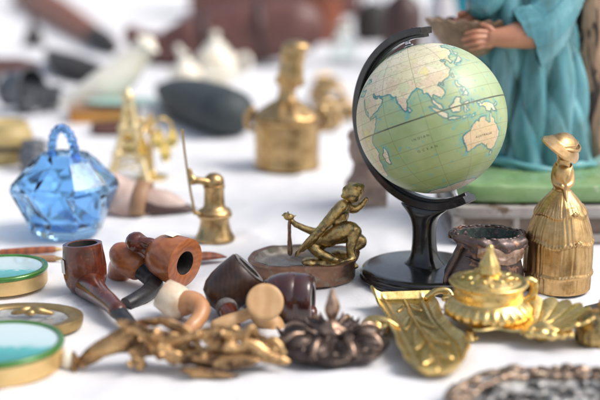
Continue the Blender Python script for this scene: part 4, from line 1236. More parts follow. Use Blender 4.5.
def pipe_black_stem():
    c = at(133, 282)
    g = thing('tobacco_pipe', c, 'orange-brown pipe lying down with a bent black stem', 'tobacco pipe', PIPES)
    L = lambda px, py, dy=0: aty(px, py, c.y + dy) - c
    a, b = L(117, 251, 1.2), L(143, 271, -.6)
    ax = (b - a)
    m = Matrix.Translation(a) @ frame_to(ax)
    ln = ax.length
    bw = MB(); bw.lathe([(1e-3, -.55), (.75, -.4), (1.15, .1), (1.45, .8), (1.6, 1.6), (1.55, 2.4), (1.3, ln - .3), (1.0, ln), (1e-3, ln + .05)], 56, m=m)
    bw.tube([L(124, 262, 1.0), L(121, 268, 2.0), L(119, 274, 3)], [1.25, 1.3, 1.2], seg=24)
    bo = bw.cast('bowl', M['briar_orange'], g, voxel=.11, smooth=4)
    s = MB()
    pts = [L(139, 269, -.5), L(147, 275, -1.3), L(154.5, 283, -2.8), L(148, 292, -5.2), L(137, 299, -7.0), L(126, 305, -8.2)]
    s.tube(pts, [.92, .88, .86, .78, .72, .70], seg=22, n=8, round_end=False)
    s.build('stem', M['vulcanite'], g, sharp=50)
    r = MB(); r.tube([L(137.5, 268, -.4), L(141, 270.5, -.7)], [1.0, .98], seg=24, n=3, round_end=False); r.build('ferrule', M['dull_brass'], g)
pipe_black_stem()

def pipe_open_bowl():
    c = at(170, 288)
    g = thing('tobacco_pipe', c, 'big orange pipe bowl lying on its side with its dark mouth facing right', 'tobacco pipe', PIPES)
    L = lambda px, py, dy=0: aty(px, py, c.y + dy) - c
    mouth = L(186, 263.5, -1.4); back = L(153, 261, 1.0)
    ax = Vector((.80, -.58, -.10)).normalized()
    lnb = 4.3
    m = Matrix.Translation(mouth - ax * lnb) @ frame_to(ax)
    o, i = bowl_mesh([(.9, 0), (1.5, .3), (2.0, 1.0), (2.25, 1.9), (2.38, 2.8), (2.45, 3.6), (2.45, lnb - .1)], 1.18, 2.8, m, 72)
    bo = o.build('bowl', M['briar_orange'], g, sharp=60)
    i.build('charred_cavity', M['char'], bo, sharp=None)
    s = MB()
    s.tube([L(160, 258, .6), L(152, 250, .9), L(144, 245, .9), L(136, 242, .8)], [1.3, .95, .85, 1.05], seg=22)
    s.tube([L(158, 247, .4), L(150, 243, .3), L(141, 241, .2)], [.5, .55, .4], seg=14)
    s.cast('shank', M['briar_red'], g, voxel=.1, smooth=3, lumps=.06, lscale=.8)
    k = MB(); pq = mouth - ax * 2.0
    def sticker(u, v):
        th = R(70) + R(32) * u; z = lnb - 2.6 + 1.2 * v
        return m @ Vector((2.47 * math.cos(th), 2.47 * math.sin(th), z))
    k.sheet(sticker, 6, 6, -.02); k.build('sticker', M['paper'], bo)
pipe_open_bowl()

def pipe_dark():
    c = at(232, 311)
    g = thing('tobacco_pipe', c, 'near-black pipe bowl tipped so its ashy rim faces up and right', 'tobacco pipe', PIPES)
    L = lambda px, py, dy=0: aty(px, py, c.y + dy) - c
    face = L(248.5, 268, 0.2)
    ax = Vector((.70, .10, .70)).normalized()
    ln = 4.6
    m = Matrix.Translation(face - ax * ln) @ frame_to(ax)
    o, i = bowl_mesh([(1.0, 0), (1.6, .3), (1.98, 1.0), (2.12, 1.9), (2.1, 2.9), (2.0, 3.8), (1.9, ln - .1)], 1.25, 3.2, m)
    bo = o.build('bowl', M['briar_dark'], g, sharp=60)
    i.build('charred_cavity', M['char'], bo, sharp=None)
    rm = MB(); rm.lathe([(1.26, ln + .055), (1.78, ln + .055), (1.78, ln + .085), (1.26, ln + .085)], 64, m=m, closed=True); rm.build('ashy_rim', M['ash_rim'], bo)
    s = MB(); s.tube([L(219, 296, -.4), L(224, 303, -1.3), L(227, 309, -2.0)], [1.25, 1.0, .95], seg=22); s.build('shank', M['briar_dark'], g, sharp=None)
    r = MB(); r.tube([L(226, 306.5, -1.9), L(228, 311, -2.6)], [.99, .95], seg=24, n=3, round_end=False); r.build('ferrule', M['ash_rim'], g)
    t = MB(); t.tube([L(227.5, 310, -2.5), L(230, 316, -3.6), L(234, 323, -4.8)], [.85, .75, .6], seg=18); t.build('stem', M['briar_red'], g, sharp=None)
pipe_dark()

def pipe_plum():
    c = at(289, 318)
    g = thing('tobacco_pipe', c, 'polished plum-brown pipe bowl lying sideways in front of the copper dish', 'tobacco pipe', PIPES)
    L = lambda px, py, dy=0: aty(px, py, c.y + dy) - c
    a = L(262, 297, .8)
    ax = Vector((1, -.14, .02)).normalized()
    m = Matrix.Translation(a) @ frame_to(ax)
    ln = 4.75
    o, i = bowl_mesh([(.9, .0), (1.5, .25), (1.95, .8), (2.2, 1.6), (2.32, 2.4), (2.34, 3.05), (2.27, 3.12), (2.27, 3.2), (2.32, 3.28), (2.26, 3.9), (2.18, 4.4), (2.05, ln - .1)], 1.2, 2.8, m)
    bo = o.build('bowl', M['briar_plum'], g, sharp=50)
    i.build('charred_cavity', M['char'], bo, sharp=None)
    s = MB(); s.tube([a + Vector((1.0, .8, -.6)), a + Vector((-.2, 2.0, -1.0)), a + Vector((-1.4, 3.6, -1.2))], [1.1, .8, .7], seg=20)
    s.build('shank', M['briar_plum'], g, sharp=None)
    b = MB(); b.ell(m @ Vector((0, 0, ln - .3)) + Vector((.1, -.1, -1.35)), (.55, .9, .7)); b.build('foot_lug', M['briar_red'], g)
pipe_plum()

def pipe_cream():
    c = at(174, 316)
    g = thing('tobacco_pipe', c, 'cream meerschaum pipe with honey-coloured curved stem', 'tobacco pipe', PIPES)
    L = lambda px, py, dy=0: aty(px, py, c.y + dy) - c
    a, b = L(185, 307, -.4), L(163.5, 293.5, .3)
    ax = b - a
    m = Matrix.Translation(a - ax.normalized() * .4) @ frame_to(ax)
    ln = ax.length + .6
    o, i = bowl_mesh([(.7, 0), (1.25, .25), (1.5, .8), (1.58, 1.4), (1.55, 2.0), (1.42, ln - .1)], .95, 1.8, m)
    bo = o.build('bowl', M['meerschaum'], g, sharp=60)
    i.build('charred_cavity', M['char'], bo, sharp=None)
    s = MB(); s.tube([L(184, 303, -.6), L(194, 302, -1.2), L(201, 309, -2.0), L(199, 318, -3.0), L(192, 326, -4.0), L(184, 333, -4.6)], [1.2, .95, .85, .72, .66, .6], seg=22, n=8)
    s.build('stem', M['amber_wood'], g, sharp=None)
pipe_cream()

# ================================================================== WOODEN PEG WITH ROUND DISC
def peg():
    c = at(262, 325)
    g = thing('turned_peg', c, 'pale turned wooden stopper with a round flat disc end facing the camera', 'stopper')
    L = lambda px, py, dy=0: aty(px, py, c.y + dy) - c
    ctr = L(265, 302, -1.5)
    ax = Vector((.10, -.86, .48)).normalized()
    m = Matrix.Translation(ctr) @ frame_to(ax)
    d = MB(); d.lathe([(1e-3, -.5), (1.2, -.48), (1.55, -.3), (1.65, -.05), (1.62, .12), (1.5, .2), (1.2, .17), (1e-3, .12)], 64, m=m); d.build('disc', M['pale_wood'], g, sharp=None)
    s = MB(); s.tube([m @ Vector((0, 0, -1.0)), L(258, 314, -.2), L(272, 324, .2), L(274, 334, -.2)], [.6, .75, 1.0, .95], seg=20); s.build('peg', M['pale_wood'], g, sharp=None)
    h = MB(); h.tube([L(252, 312, -.4), L(240, 317, -.8), L(226, 322, -1.4), L(216, 325, -1.6)], [.45, .55, .6, .5], seg=18); h.build('handle', M['pale_wood'], g, sharp=None)
peg()

# ================================================================== OCHRE CAST ORNAMENT (out of focus, front)
def ornament():
    c = at(185, 366)
    g = thing('cast_ornament', c, 'ochre cast metal spray of tangled leaves and stems at the front edge', 'ornament')
    L = lambda px, py, dy=0: aty(px, py, c.y + dy) - c
    rnd = random.Random(11)
    b = MB()
    main = [L(84, 358, -.4), L(104, 348, -.5), L(122, 342, 0), L(150, 346, .4), (L(180, 352, 0)), L(212, 358, -.4), L(246, 356, 0), L(276, 350, .3)]
    b.tube(main, [.35, .75, .9, .8, .8, .9, .8, .5], seg=16)
    def leaf(px, py, dy, ang, ln, wd, tk=.35, tilt=0):
        rot = Matrix.Rotation(-ang, 3, 'Y') @ Matrix.Rotation(tilt, 3, 'X')
        b.ell(L(px, py, dy), (ln, tk, wd), rot=rot, seg=18, rings=12)
    leaf(98, 351, -.6, .65, 2.2, .75); leaf(120, 340, -.3, .55, 1.9, .9)
    items = [(140, 330, -.8, -.35, 2.1, .55), (160, 336, -1.0, -.2, 2.0, .55), (150, 350, -1.2, .1, 1.8, .6), (176, 327, -.4, -.4, 1.8, .5), (190, 338, -1.1, .25, 2.0, .6),
             (172, 356, -1.6, -.25, 1.8, .55), (206, 332, -.6, .35, 1.9, .5), (222, 344, -1.2, -.3, 1.8, .6), (200, 362, -1.8, -.35, 2.2, .6), (238, 336, -.6, .3, 1.6, .5),
             (232, 362, -1.9, .12, 2.3, .62), (256, 346, -.9, -.5, 1.7, .5), (270, 358, -1.2, -.15, 1.7, .5), (216, 378, -2.4, .05, 2.2, .5), (200, 372, -2.4, -.15, 1.6, .5), (150, 322, .2, .0, 1.3, .4)]
    for px, py, dy, an, ln, wd in items:
        leaf(px, py, dy, an + rnd.uniform(-.1, .1), ln, wd, .27, rnd.uniform(-.8, .8))
    for k in range(12):
        px, py = rnd.uniform(130, 270), rnd.uniform(328, 364)
        p = L(px, py, rnd.uniform(-2, .8))
        q = p + Vector((rnd.uniform(-2.2, 2.2), rnd.uniform(-1, 1), rnd.uniform(-.6, .8)))
        mid = (p + q) / 2 + Vector((0, 0, rnd.uniform(.2, .8)))
        b.tube([p, mid, q], [.24, .36, .22], seg=10)
    for k in range(16):
        b.ell(L(rnd.uniform(135, 275), rnd.uniform(332, 366), rnd.uniform(-2, .2)), rnd.uniform(.28, .55), seg=12, rings=8)
    for k in range(24):
        b.ell(L(rnd.uniform(125, 278), rnd.uniform(326, 370), rnd.uniform(-2.3, .4)), (rnd.uniform(.12, .5), rnd.uniform(.12, .3), rnd.uniform(.12, .3)), rot=Matrix.Rotation(rnd.uniform(-1.5, 1.5), 3, 'Y'), seg=10, rings=7)
    v = []
    for p in b.v: v.append((p[0], p[1], max(p[2], .02 + (p[2] < .02) * .0)))
    b.v = v
    b.cast('leaf_spray', M['ornament'], g, voxel=.075, smooth=1, lumps=.04, lscale=1.8)
    e = MB()
    ax = Vector((-.75, -.5, .1))
    m = Matrix.Translation(L(76, 362, -.5)) @ frame_to(ax)
    e.lathe([(1e-3, -1.0), (.42, -.9), (.42, -.2), (.62, 0), (.85, .15), (.88, .3), (.6, .36), (1e-3, .3)], 32, m=m)
    e.build('end_flange', M['ornament'], g, sharp=60)
ornament()

# ================================================================== DARK LOBED METAL DISH WITH SPIRE
def lobed():
    c = at(332, 352)
    c = Vector((c.x, c.y, 0))
    g = thing('lobed_ornament', c, 'tarnished dark metal lobed flower ornament with a pointed centre spire', 'ornament')
    d = MB()
    def lob(th, i, r, z):
        k = 1 + .13 * abs(math.cos(4 * th)) * min(1, r / 3) - .05 
        return (r * k * math.cos(th), r * k * math.sin(th), z)
    d.lathe([(1e-3, 0), (3.2, 0), (4.1, .35), (4.5, .8), (4.45, 1.0), (3.9, 1.15), (3.0, 1.3), (1.8, 1.7), (1.2, 1.85), (1e-3, 1.9)], 128, fn=lob)
    for k in range(8):
        a = 2 * PI * k / 8 + PI / 8
        u = Vector((math.cos(a), math.sin(a), 0))
        d.ell(u * 3.0 + Vector((0, 0, 1.25)), (1.35, 1.0, .75), rot=Matrix.Rotation(a, 3, 'Z'), seg=18, rings=12)
        rb = MB(); rb.tube([u * 2.6 + Vector((0, 0, 2.0)), u * 3.4 + Vector((0, 0, 2.02)), u * 4.0 + Vector((0, 0, 1.6)), u * 4.45 + Vector((0, 0, .75))], [.14, .24, .26, .16], seg=12); rb.build('rib', M['rib_copper'], g, sharp=None)
        d.tube([u * 3.9 + Vector((0, 0, .7)), u * 4.5 + Vector((0, 0, .95)), u * 5.0 + Vector((0, 0, 1.5))], [.42, .28, .08], seg=10)
        d.tube([u * 1.6 + Vector((0, 0, 1.9)), u * 2.2 + Vector((0, 0, 2.2)), u * 2.5 + Vector((0, 0, 2.7))], [.3, .24, .07], seg=10)
        a2 = a + PI / 8; u2 = Vector((math.cos(a2), math.sin(a2), 0))
        d.ell(u2 * 3.5 + Vector((0, 0, .95)), .5, seg=12, rings=8)
    d.lathe([(1e-3, 1.0), (1.9, 1.2), (2.0, 1.75), (1.5, 2.0), (1e-3, 2.1)], 40)
    d.cast('petals', M['dark_metal'], g, voxel=.065, smooth=1, lumps=.03, lscale=2.2)
    s = MB()
    s.lathe([(1e-3, 1.7), (1.15, 1.75), (1.2, 2.0), (.85, 2.25), (.5, 2.5), (.36, 2.9), (.46, 3.2), (.58, 3.5), (.60, 3.9), (.50, 4.4), (.34, 4.9), (.18, 5.4), (1e-3, 5.75)], 40,
            fn=lambda th, i, r, z: (r * (1 + .12 * math.cos(5 * th + 3 * z)) * math.cos(th), r * (1 + .12 * math.cos(5 * th + 3 * z)) * math.sin(th), z))
    s.build('spire', M['rib_copper'], g, sharp=None)
lobed()
# ================================================================== ROUND TRINKET BOXES AT THE LEFT
def lid_reflection_mat():
    """glass reflection painted into the lid colour: pale behind, teal in front, wavy edge"""
    m = bpy.data.materials.new('painted_lid_reflection'); m.use_nodes = True
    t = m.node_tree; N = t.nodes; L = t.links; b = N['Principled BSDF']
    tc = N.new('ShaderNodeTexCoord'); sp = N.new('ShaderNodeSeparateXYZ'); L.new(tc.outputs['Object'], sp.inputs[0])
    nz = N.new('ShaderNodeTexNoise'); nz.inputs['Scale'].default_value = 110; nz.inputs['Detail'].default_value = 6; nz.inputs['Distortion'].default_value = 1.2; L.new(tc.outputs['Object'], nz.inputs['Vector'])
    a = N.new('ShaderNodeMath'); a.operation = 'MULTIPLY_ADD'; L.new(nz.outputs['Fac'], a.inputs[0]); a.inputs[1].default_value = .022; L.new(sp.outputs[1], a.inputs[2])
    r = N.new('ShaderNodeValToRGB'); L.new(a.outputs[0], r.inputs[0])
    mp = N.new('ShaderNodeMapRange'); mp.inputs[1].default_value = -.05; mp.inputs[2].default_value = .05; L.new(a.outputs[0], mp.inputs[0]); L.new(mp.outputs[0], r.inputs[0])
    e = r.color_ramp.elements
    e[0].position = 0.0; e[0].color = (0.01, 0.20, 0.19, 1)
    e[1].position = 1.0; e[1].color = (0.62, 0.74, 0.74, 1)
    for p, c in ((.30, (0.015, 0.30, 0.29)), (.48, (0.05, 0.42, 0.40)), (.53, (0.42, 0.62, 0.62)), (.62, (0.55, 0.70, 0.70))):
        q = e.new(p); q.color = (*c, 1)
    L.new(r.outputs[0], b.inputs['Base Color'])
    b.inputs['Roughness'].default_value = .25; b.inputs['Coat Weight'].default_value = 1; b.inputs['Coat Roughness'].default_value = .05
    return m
M['lid_reflection'] = lid_reflection_mat()  # lid tops carry their teal and pale reflection as painted colour
def round_box(c, rad, h, label, clasp=False):
    g = thing('trinket_box', c, label, 'trinket box', 'round gold trinket boxes with teal lids')
    k = MB(); k.lathe([(1e-3, 0), (rad - .2, 0), (rad - .05, .1), (rad, .3), (rad, h - .55), (rad - .03, h - .45), (1e-3, h - .45)], 96); k.build('box_wall', M['gold_side'], g, sharp=40)
    k = MB(); k.lathe([(rad - .12, h - .45), (rad + .05, h - .42), (rad + .12, h - .2), (rad + .04, h), (rad - .2, h + .05), (rad - .42, h - .02), (rad - .45, h - .16), (rad - .3, h - .45)], 96, closed=True); k.build('enamel_rim', M['green_enamel'], g, sharp=None)
    k = MB(); k.lathe([(rad - .4, h - .5), (rad - .4, h - .13), (rad * .6, h - .10), (1e-3, h - .08)], 96); k.build('reflection_lid', M['lid_reflection'], g, sharp=40)
    if clasp:
        k = MB(); k.ell((rad + .45, -.5, .75), (.5, .5, .85)); k.ell((rad + .2, -.2, 1.0), (.4, .3, .4)); k.build('porcelain_knob', M['white_china'], g)
    return g
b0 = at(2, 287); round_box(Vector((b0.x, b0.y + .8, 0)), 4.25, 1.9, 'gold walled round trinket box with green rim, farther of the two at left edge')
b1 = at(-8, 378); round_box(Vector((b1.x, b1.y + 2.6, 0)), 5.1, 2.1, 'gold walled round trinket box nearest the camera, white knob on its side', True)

# ---- hand mirror / dish between the boxes
def silver_dish():
    c = at(22, 326)
    g = thing('oval_dish', c, 'oval silver dish with a flat brass rim and scrolled clasp between the trinket boxes', 'dish')
    k = MB(); RX, RY = 5.4, 3.7
    def ov(th, i, r, z): return (r * RX * math.cos(th), r * RY * math.sin(th), z)
    k.lathe([(.98, .0), (1.0, .35), (1.01, .8), (1.0, .95), (.90, .98), (.78, .86), (.76, .75), (.80, .1)], 96, fn=ov, closed=True); k.build('rim', M['dull_brass'], g, sharp=50)
    k = MB(); k.lathe([(.79, .05), (.785, .72), (.70, .64), (.4, .55), (1e-3, .5)], 96, fn=ov); k.wobble(.06, .7); k.build('silver_plate', M['light_silver'], g, sharp=None)
    k = MB(); q = at(31, 313, 1.0) - c
    k.tube([q + Vector((-1.7, .3, -.1)), q + Vector((-.8, -.1, .25)), q + Vector((0, .25, .3)), q + Vector((.8, -.1, .25)), q + Vector((1.8, .2, -.1))], [.2, .34, .3, .34, .2])
    k.ell(q + Vector((-.7, .15, .2)), (.5, .4, .3)); k.ell(q + Vector((.7, .15, .2)), (.5, .4, .3)); k.ell(q + Vector((0, -.2, .1)), (.45, .4, .3))
    k.cast('scroll_clasp', M['dull_brass'], g, voxel=.08, smooth=2)
silver_dish()

# ================================================================== PIERCED SILVER DISH AT THE LOWER RIGHT
def pierced_dish():
    c = at(530, 372) + Vector((1.0, -7.6, 0))
    c.z = 0
    g = thing('pierced_dish', c, 'ornate tarnished silver dish with pierced lumpy rim at the lower right', 'dish')
    RX, RY = 8.3, 5.9
    rnd = random.Random(3)
    k = MB()
    def ov(th, i, r, z): 
        s = 1 + .03 * math.cos(6 * th)
        return (r * RX * s * math.cos(th), r * RY * s * math.sin(th), z)
    k.lathe([(1e-3, .1), (.5, .1), (.72, .35), (.80, .75), (.83, .8), (.83, .65), (.74, .2), (.5, 0), (1e-3, 0)], 110, fn=ov); k.wobble(.1, .5)
    k.build('plate', M['mottled_silver'], g, sharp=None)
    fl = MB()         # raised scrollwork over the whole inside
    for n in range(70):
        th = rnd.uniform(0, 2 * PI); rr = .74 * math.sqrt(rnd.random())
        x, y, _ = ov(th, 0, rr, 0); zb = .12 + .35 * (rr / .72) ** 2
        a0 = rnd.uniform(0, 6.3); s = rnd.uniform(.45, .95)
        fl.tube([(x + s * math.cos(a0 + q) * (1 - .18 * q), y + s * math.sin(a0 + q) * (1 - .18 * q), zb + .12 + .05 * q) for q in (0, .9, 1.8, 2.7, 3.6)], [.12, .22, .24, .2, .26], seg=10)
        fl.ell((x + .5, y + .2, zb + .1), (rnd.uniform(.3, .7), rnd.uniform(.25, .5), .28), rot=Matrix.Rotation(a0, 3, 'Z'), seg=12, rings=8)
    fl.cast('scrollwork', M['mottled_silver'], g, voxel=.09, smooth=2)
    rm = MB()
    for n in range(40):
        th = 2 * PI * (n + rnd.uniform(-.3, .3)) / 40
        for r, z, s in ((.82, .8, .42), (.99, 1.0, .42)):
            x, y, _ = ov(th + rnd.uniform(-.03, .03), 0, r, 0)
            rm.ell((x, y, z + rnd.uniform(-.08, .15)), (s * rnd.uniform(.7, 1.9), s * rnd.uniform(.7, 1.3), s * rnd.uniform(.4, 1.1)), rot=Matrix.Rotation(th + PI / 2, 3, 'Z'), seg=12, rings=8)
        if n % 2 == 0:
            x0, y0, _ = ov(th, 0, .80, 0); x1, y1, _ = ov(th + .12, 0, 1.0, 0)
            rm.tube([(x0, y0, .75), ((x0 + x1) / 2, (y0 + y1) / 2, 1.05), (x1, y1, 1.0)], [.3, .26, .3], seg=10)
    rm.tube([Vector(ov(2 * PI * n / 48, 0, .82, .8)) for n in range(49)], .22, seg=10, n=2)
    rm.tube([Vector(ov(2 * PI * n / 48, 0, 1.0, .95)) for n in range(49)], .24, seg=10, n=2)
    rm.cast('pierced_rim', M['pierced'], g, voxel=.11, smooth=2, lumps=.06, lscale=1.5)
pierced_dish()

# ---- dark flat blade and bronze knobbed lid at the right edge
def right_edge():
    c = at(590, 320)
    g = thing('dark_tool', c, 'dark flat pointed iron tool lying behind the shell end of the inkstand', 'tool')
    k = MB(); L = lambda px, py, z: at(px, py, z) - c
    k.prism([(v.x, v.y) for v in (L(574, 322, 0), L(584, 313, 0), L(612, 306, 0), L(612, 322, 0), L(590, 325, 0))][::-1], .02, .7)
    k.build('blade', M['dark_iron'], g, bevel=.12)
    k = MB(); k.tube([L(604, 315, .5), L(620, 311, .6), L(640, 306, .7)], [.8, .9, .7], seg=18); k.build('grip', M['dark_leather'], g)
    c = at(602, 342)
    g = thing('bronze_lid', c, 'dull bronze domed lid with ribbed side cut by the right edge', 'lid')
    k = MB(); k.lathe([(1e-3, 0), (2.0, 0), (2.25, .2), (2.3, .9), (2.2, 1.5), (2.3, 1.6), (2.25, 1.8), (1.7, 2.4), (.9, 2.75), (1e-3, 2.8)], 80,
                      fn=lambda th, i, r, z: (r * (1 + (.03 * math.cos(20 * th) if z < 1.5 else 0)) * math.cos(th), r * (1 + (.03 * math.cos(20 * th) if z < 1.5 else 0)) * math.sin(th), z))
    k.build('dome', M['old_bronze'], g, sharp=50)
    k = MB(); k.lathe([(1e-3, 2.6), (.35, 2.7), (.3, 3.0), (.55, 3.3), (.45, 3.7), (1e-3, 3.85)], 32); k.build('knob', M['old_bronze'], g, sharp=None)
right_edge()

# ================================================================== BLUE GLASS BASKET
def glass_basket():
    c = at(67, 242)
    c.y += 3.4; c.x = aty(67, 230, c.y).x
    g = thing('glass_basket', c, 'faceted blue glass basket with a beaded arched handle', 'glass basket')
    zt = aty(67, 160, c.y).z
    # thick faceted wall: outside, rim, inside
    prof = [(1e-3, 0), (3.3, 0), (3.9, .3), (4.5, 1.8), (6.15, 5.4), (5.9, 6.2), (3.6, 8.7), (2.7, 9.5), (2.25, 9.4), (2.9, 8.4), (5.1, 6.0), (5.3, 5.4), (3.95, 2.1), (3.3, 1.0), (1e-3, .8)]
    def fc(th, i, r, z):
        k = 1 + .035 * math.cos(4 * (th - .2)) * (1 if i < 8 else .6)
        if 9 <= i <= 12: th += .22 * math.sin(i * 2.2)          # pressed inside is turned against the outside
        return (r * k * math.cos(th), r * k * math.sin(th) * .9, z)
    k = MB(); k.lathe(prof, 8, fn=fc, a0=.35)
    k.build('bowl', M['blue_glass'], g, smooth=False, bevel=.34)
    hd = MB()
    H = aty(67, 122, c.y).z
    pts, rr = [], []
    for n in range(41):
        a = PI * n / 40
        x, z = 1.55 * math.cos(a), 8.8 + (H - 9.5) * math.sin(a) ** .8
        pts.append((x * 1.0, -x * .8, z)); rr.append(.46 + .05 * math.cos(n * PI / 2.0))
    hd.tube(pts, rr, seg=8, n=3, flat=(1.2, 1.0))
    hd.build('handle', M['deep_blue_glass'], g, sharp=None)
glass_basket()

# ================================================================== SMALL BRASS PUMP
def pump():
    c = at(215, 239)
    g = thing('brass_pump', c, 'small brass water pump ornament with a thin upright lever', 'ornament')
    L = lambda px, py, dy=0: aty(px, py, c.y + dy) - c
    k = MB()
    k.lathe([(1e-3, 0), (2.25, 0), (2.3, .15), (2.15, .4), (1.9, .9), (1.7, 1.6), (1.62, 2.2), (1.66, 2.5), (1.95, 2.65), (2.0, 2.9), (1.8, 3.05), (1.9, 3.2), (1.75, 3.45), (1.4, 3.6), (1.2, 3.9), (1.14, 4.8), (1.12, 5.8), (1.22, 5.95), (1.24, 6.2), (1.1, 6.3), (1.18, 6.6), (1.05, 7.1), (.72, 7.45), (.36, 7.6), (1e-3, 7.62)], 64)
    k.build('barrel', M['brass'], g, sharp=50)
    s = MB(); s.tube([L(210, 183, -.6), L(202, 181, -.9), L(195, 180, -1.0), L(191, 176, -1.0), L(190, 170, -1)], [.48, .42, .42, .34, .22], seg=14); s.ell(L(193, 180.5, -1.0), .52); s.build('spout', M['brass'], g, sharp=None)
    s = MB(); s.tube([L(182, 130, -1.1), L(185.5, 158, -1.1), L(190, 188, -1.1), L(195, 214, -1.1)], [.16, .14, .15, .17], seg=10); s.tube([L(194, 212, -1.1), L(203, 215, -.9), L(210, 216, -.6)], [.2, .2, .24], seg=10)
    s.cast('lever', M['dull_brass'], g, voxel=.07, smooth=1)
pump()

# ================================================================== THIN STICKS BEHIND THE PIPES
def sticks():
    for (p, q, r, lb, mt) in (((2, 256), (62, 253), .42, 'long thin brown wooden penholder behind the upright pipe', 'gun_wood'), ((-6, 262), (64, 262), .38, 'long slim tan letter opener lying nearest the farther trinket box', 'tan_leather')):
        a, b = at(*p), at(*q); mid = (a + b) / 2
        g = thing('penholder' if mt == 'gun_wood' else 'letter_opener', mid, lb, 'penholder' if mt == 'gun_wood' else 'letter opener')
        u = b - a
        k = MB(); k.tube([a - mid + Vector((0, 0, r)), a - mid + u * .5 + Vector((0, 0, r)), b - mid - u * .14 + Vector((0, 0, r))], [r * .8, r, r * .9], seg=14); k.build('shaft', M[mt], g, sharp=None)
        k = MB(); k.tube([b - mid - u * .13 + Vector((0, 0, r)), b - mid + Vector((0, 0, r))], [r * .75, r * .25], seg=14, n=4); k.build('tip', M['dull_brass'], g, sharp=None)
    c = at(212, 254)
    g = thing('leaf_knife', c, 'small flat brown pointed knife poking out behind the open orange pipe', 'knife')
    L = lambda px, py, z=0: at(px, py, z) - c
    k = MB(); k.tube([L(190, 258, .5), L(205, 256, .5), L(217, 256, .45), L(226, 257, .35)], [.55, .7, .5, .12], seg=16, flat=(1.3, .6)); k.build('blade', M['gun_wood'], g, sharp=None)
    k = MB(); k.tube([L(176, 260, .6), L(191, 258, .55)], [.7, .6], seg=14); k.build('grip', M['dull_brass'], g)
sticks()

# ================================================================== OUT OF FOCUS THINGS FARTHER BACK
def jar():
    c = at(287, 172); c.y += 3.8; c.x = aty(287, 160, c.y).x
    g = thing('brass_jar', c, 'tall brass jar with a bust shaped knob on its lid and two side lugs', 'jar')
    L = lambda px, py, dy=0: aty(px, py, c.y + dy) - c
    zr = L(0, 118).z
    k = MB(); k.lathe([(1e-3, 0), (4.3, 0), (4.75, .15), (4.8, .6), (4.65, .9), (4.7, 2.5), (4.75, 5.0), (4.7, zr - .7), (5.0, zr - .5), (5.05, zr - .1), (4.8, zr), (4.2, zr), (4.2, zr - .4), (1e-3, zr - .4)], 72)
    k.build('body', M['brass'], g, sharp=50)
    for s_ in (-1, 1):
        q = MB(); q.tube([(s_ * 4.5, 0, zr - 1.8), (s_ * 5.6, 0, zr - 1.2), (s_ * 5.7, 0, zr + .6), (s_ * 4.9, 0, zr + 1.3)], [.4, .5, .5, .4], seg=14); q.ell((s_ * 5.1, 0, zr + 1.2), .7); q.cast('lug', M['brass'], g, voxel=.14, smooth=2)
    l = MB(); l.lathe([(1e-3, zr), (4.9, zr), (5.0, zr + .3), (4.6, zr + .7), (3.5, zr + 1.5), (2.2, zr + 2.3), (1.5, zr + 2.6), (1e-3, zr + 2.7)], 72, fn=lambda th, i, r, z: (r * math.cos(th), r * math.sin(th), z + .12 * math.sin(9 * th) * (1 if 1 < r < 4.7 else 0)))
    ld = l.build('lid', M['brass'], g, sharp=None)
    b = MB()
    b.tube([L(287, 102), L(287, 92), L(289, 82), L(291, 72)], [1.7, 1.25, 1.5, 1.9], seg=20); b.tube([L(291, 76), L(292, 64)], [1.9, 1.7], seg=18)
    b.ell(L(293, 55), (1.9, 1.8, 2.0)); b.ell(L(296, 47), (2.1, 1.9, 1.0)); b.ell(L(286, 57, -.5), (.7, .7, .5)); b.tube([L(280, 80), L(290, 75), L(300, 82)], [.8, 1.1, .8])
    b.cast('bust_knob', M['brass'], ld, voxel=.18, smooth=3)
jar()

def ladle():
    c = at(335, 118)
    g = thing('brass_chain', c, 'heap of looped brass chain lying behind the tall jar', 'chain')
    rnd = random.Random(8)
    for n in range(16):
        k = MB()
        px, py = 318 + 30 * rnd.random(), 122 - 42 * rnd.random()
        p = at(px, py, rnd.uniform(.6, 2.0)) - c
        ax = Vector((rnd.uniform(-1, 1), rnd.uniform(-1, 1), rnd.uniform(.2, 1)))
        m = Matrix.Translation(p) @ frame_to(ax)
        k.tube([m @ Vector((2.2 * math.cos(a), 1.5 * math.sin(a), 0)) for a in [2 * PI * j / 14 for j in range(15)]], .55, seg=10, n=2)
        k.build('link', M['brass'], g, sharp=None)
ladle()

def case_():
    c = at(200, 126); c.y += 5
    g = thing('glasses_case', c, 'dark slate rounded glasses case lying diagonally on the cloth', 'case')
    a, b = at(176, 108), at(240, 140)
    A1, B1 = at(162, 90, 2.2) - c, at(227, 114, 3.8) - c
    u = (B1 - A1)
    k = MB(); k.tube([A1, A1 + u * .22, A1 + u * .5, A1 + u * .8, B1], [1.3, 3.0, 4.2, 4.5, 4.3], seg=32, n=8, flat=(1.15, .95)); k.v = [(p[0], p[1], max(0, p[2] + .2)) for p in k.v]
    k.build('shell_case', M['dark_case'], g, sharp=None)
    k = MB(); k.tube([A1 + u * .05 + Vector((0, -4.0, .6)), A1 + u * .5 + Vector((-.2, -4.5, .6)), B1 - u * .05 + Vector((0, -4.0, .6))], .22, seg=10); k.build('seam', M['dark_iron'], g)
case_()

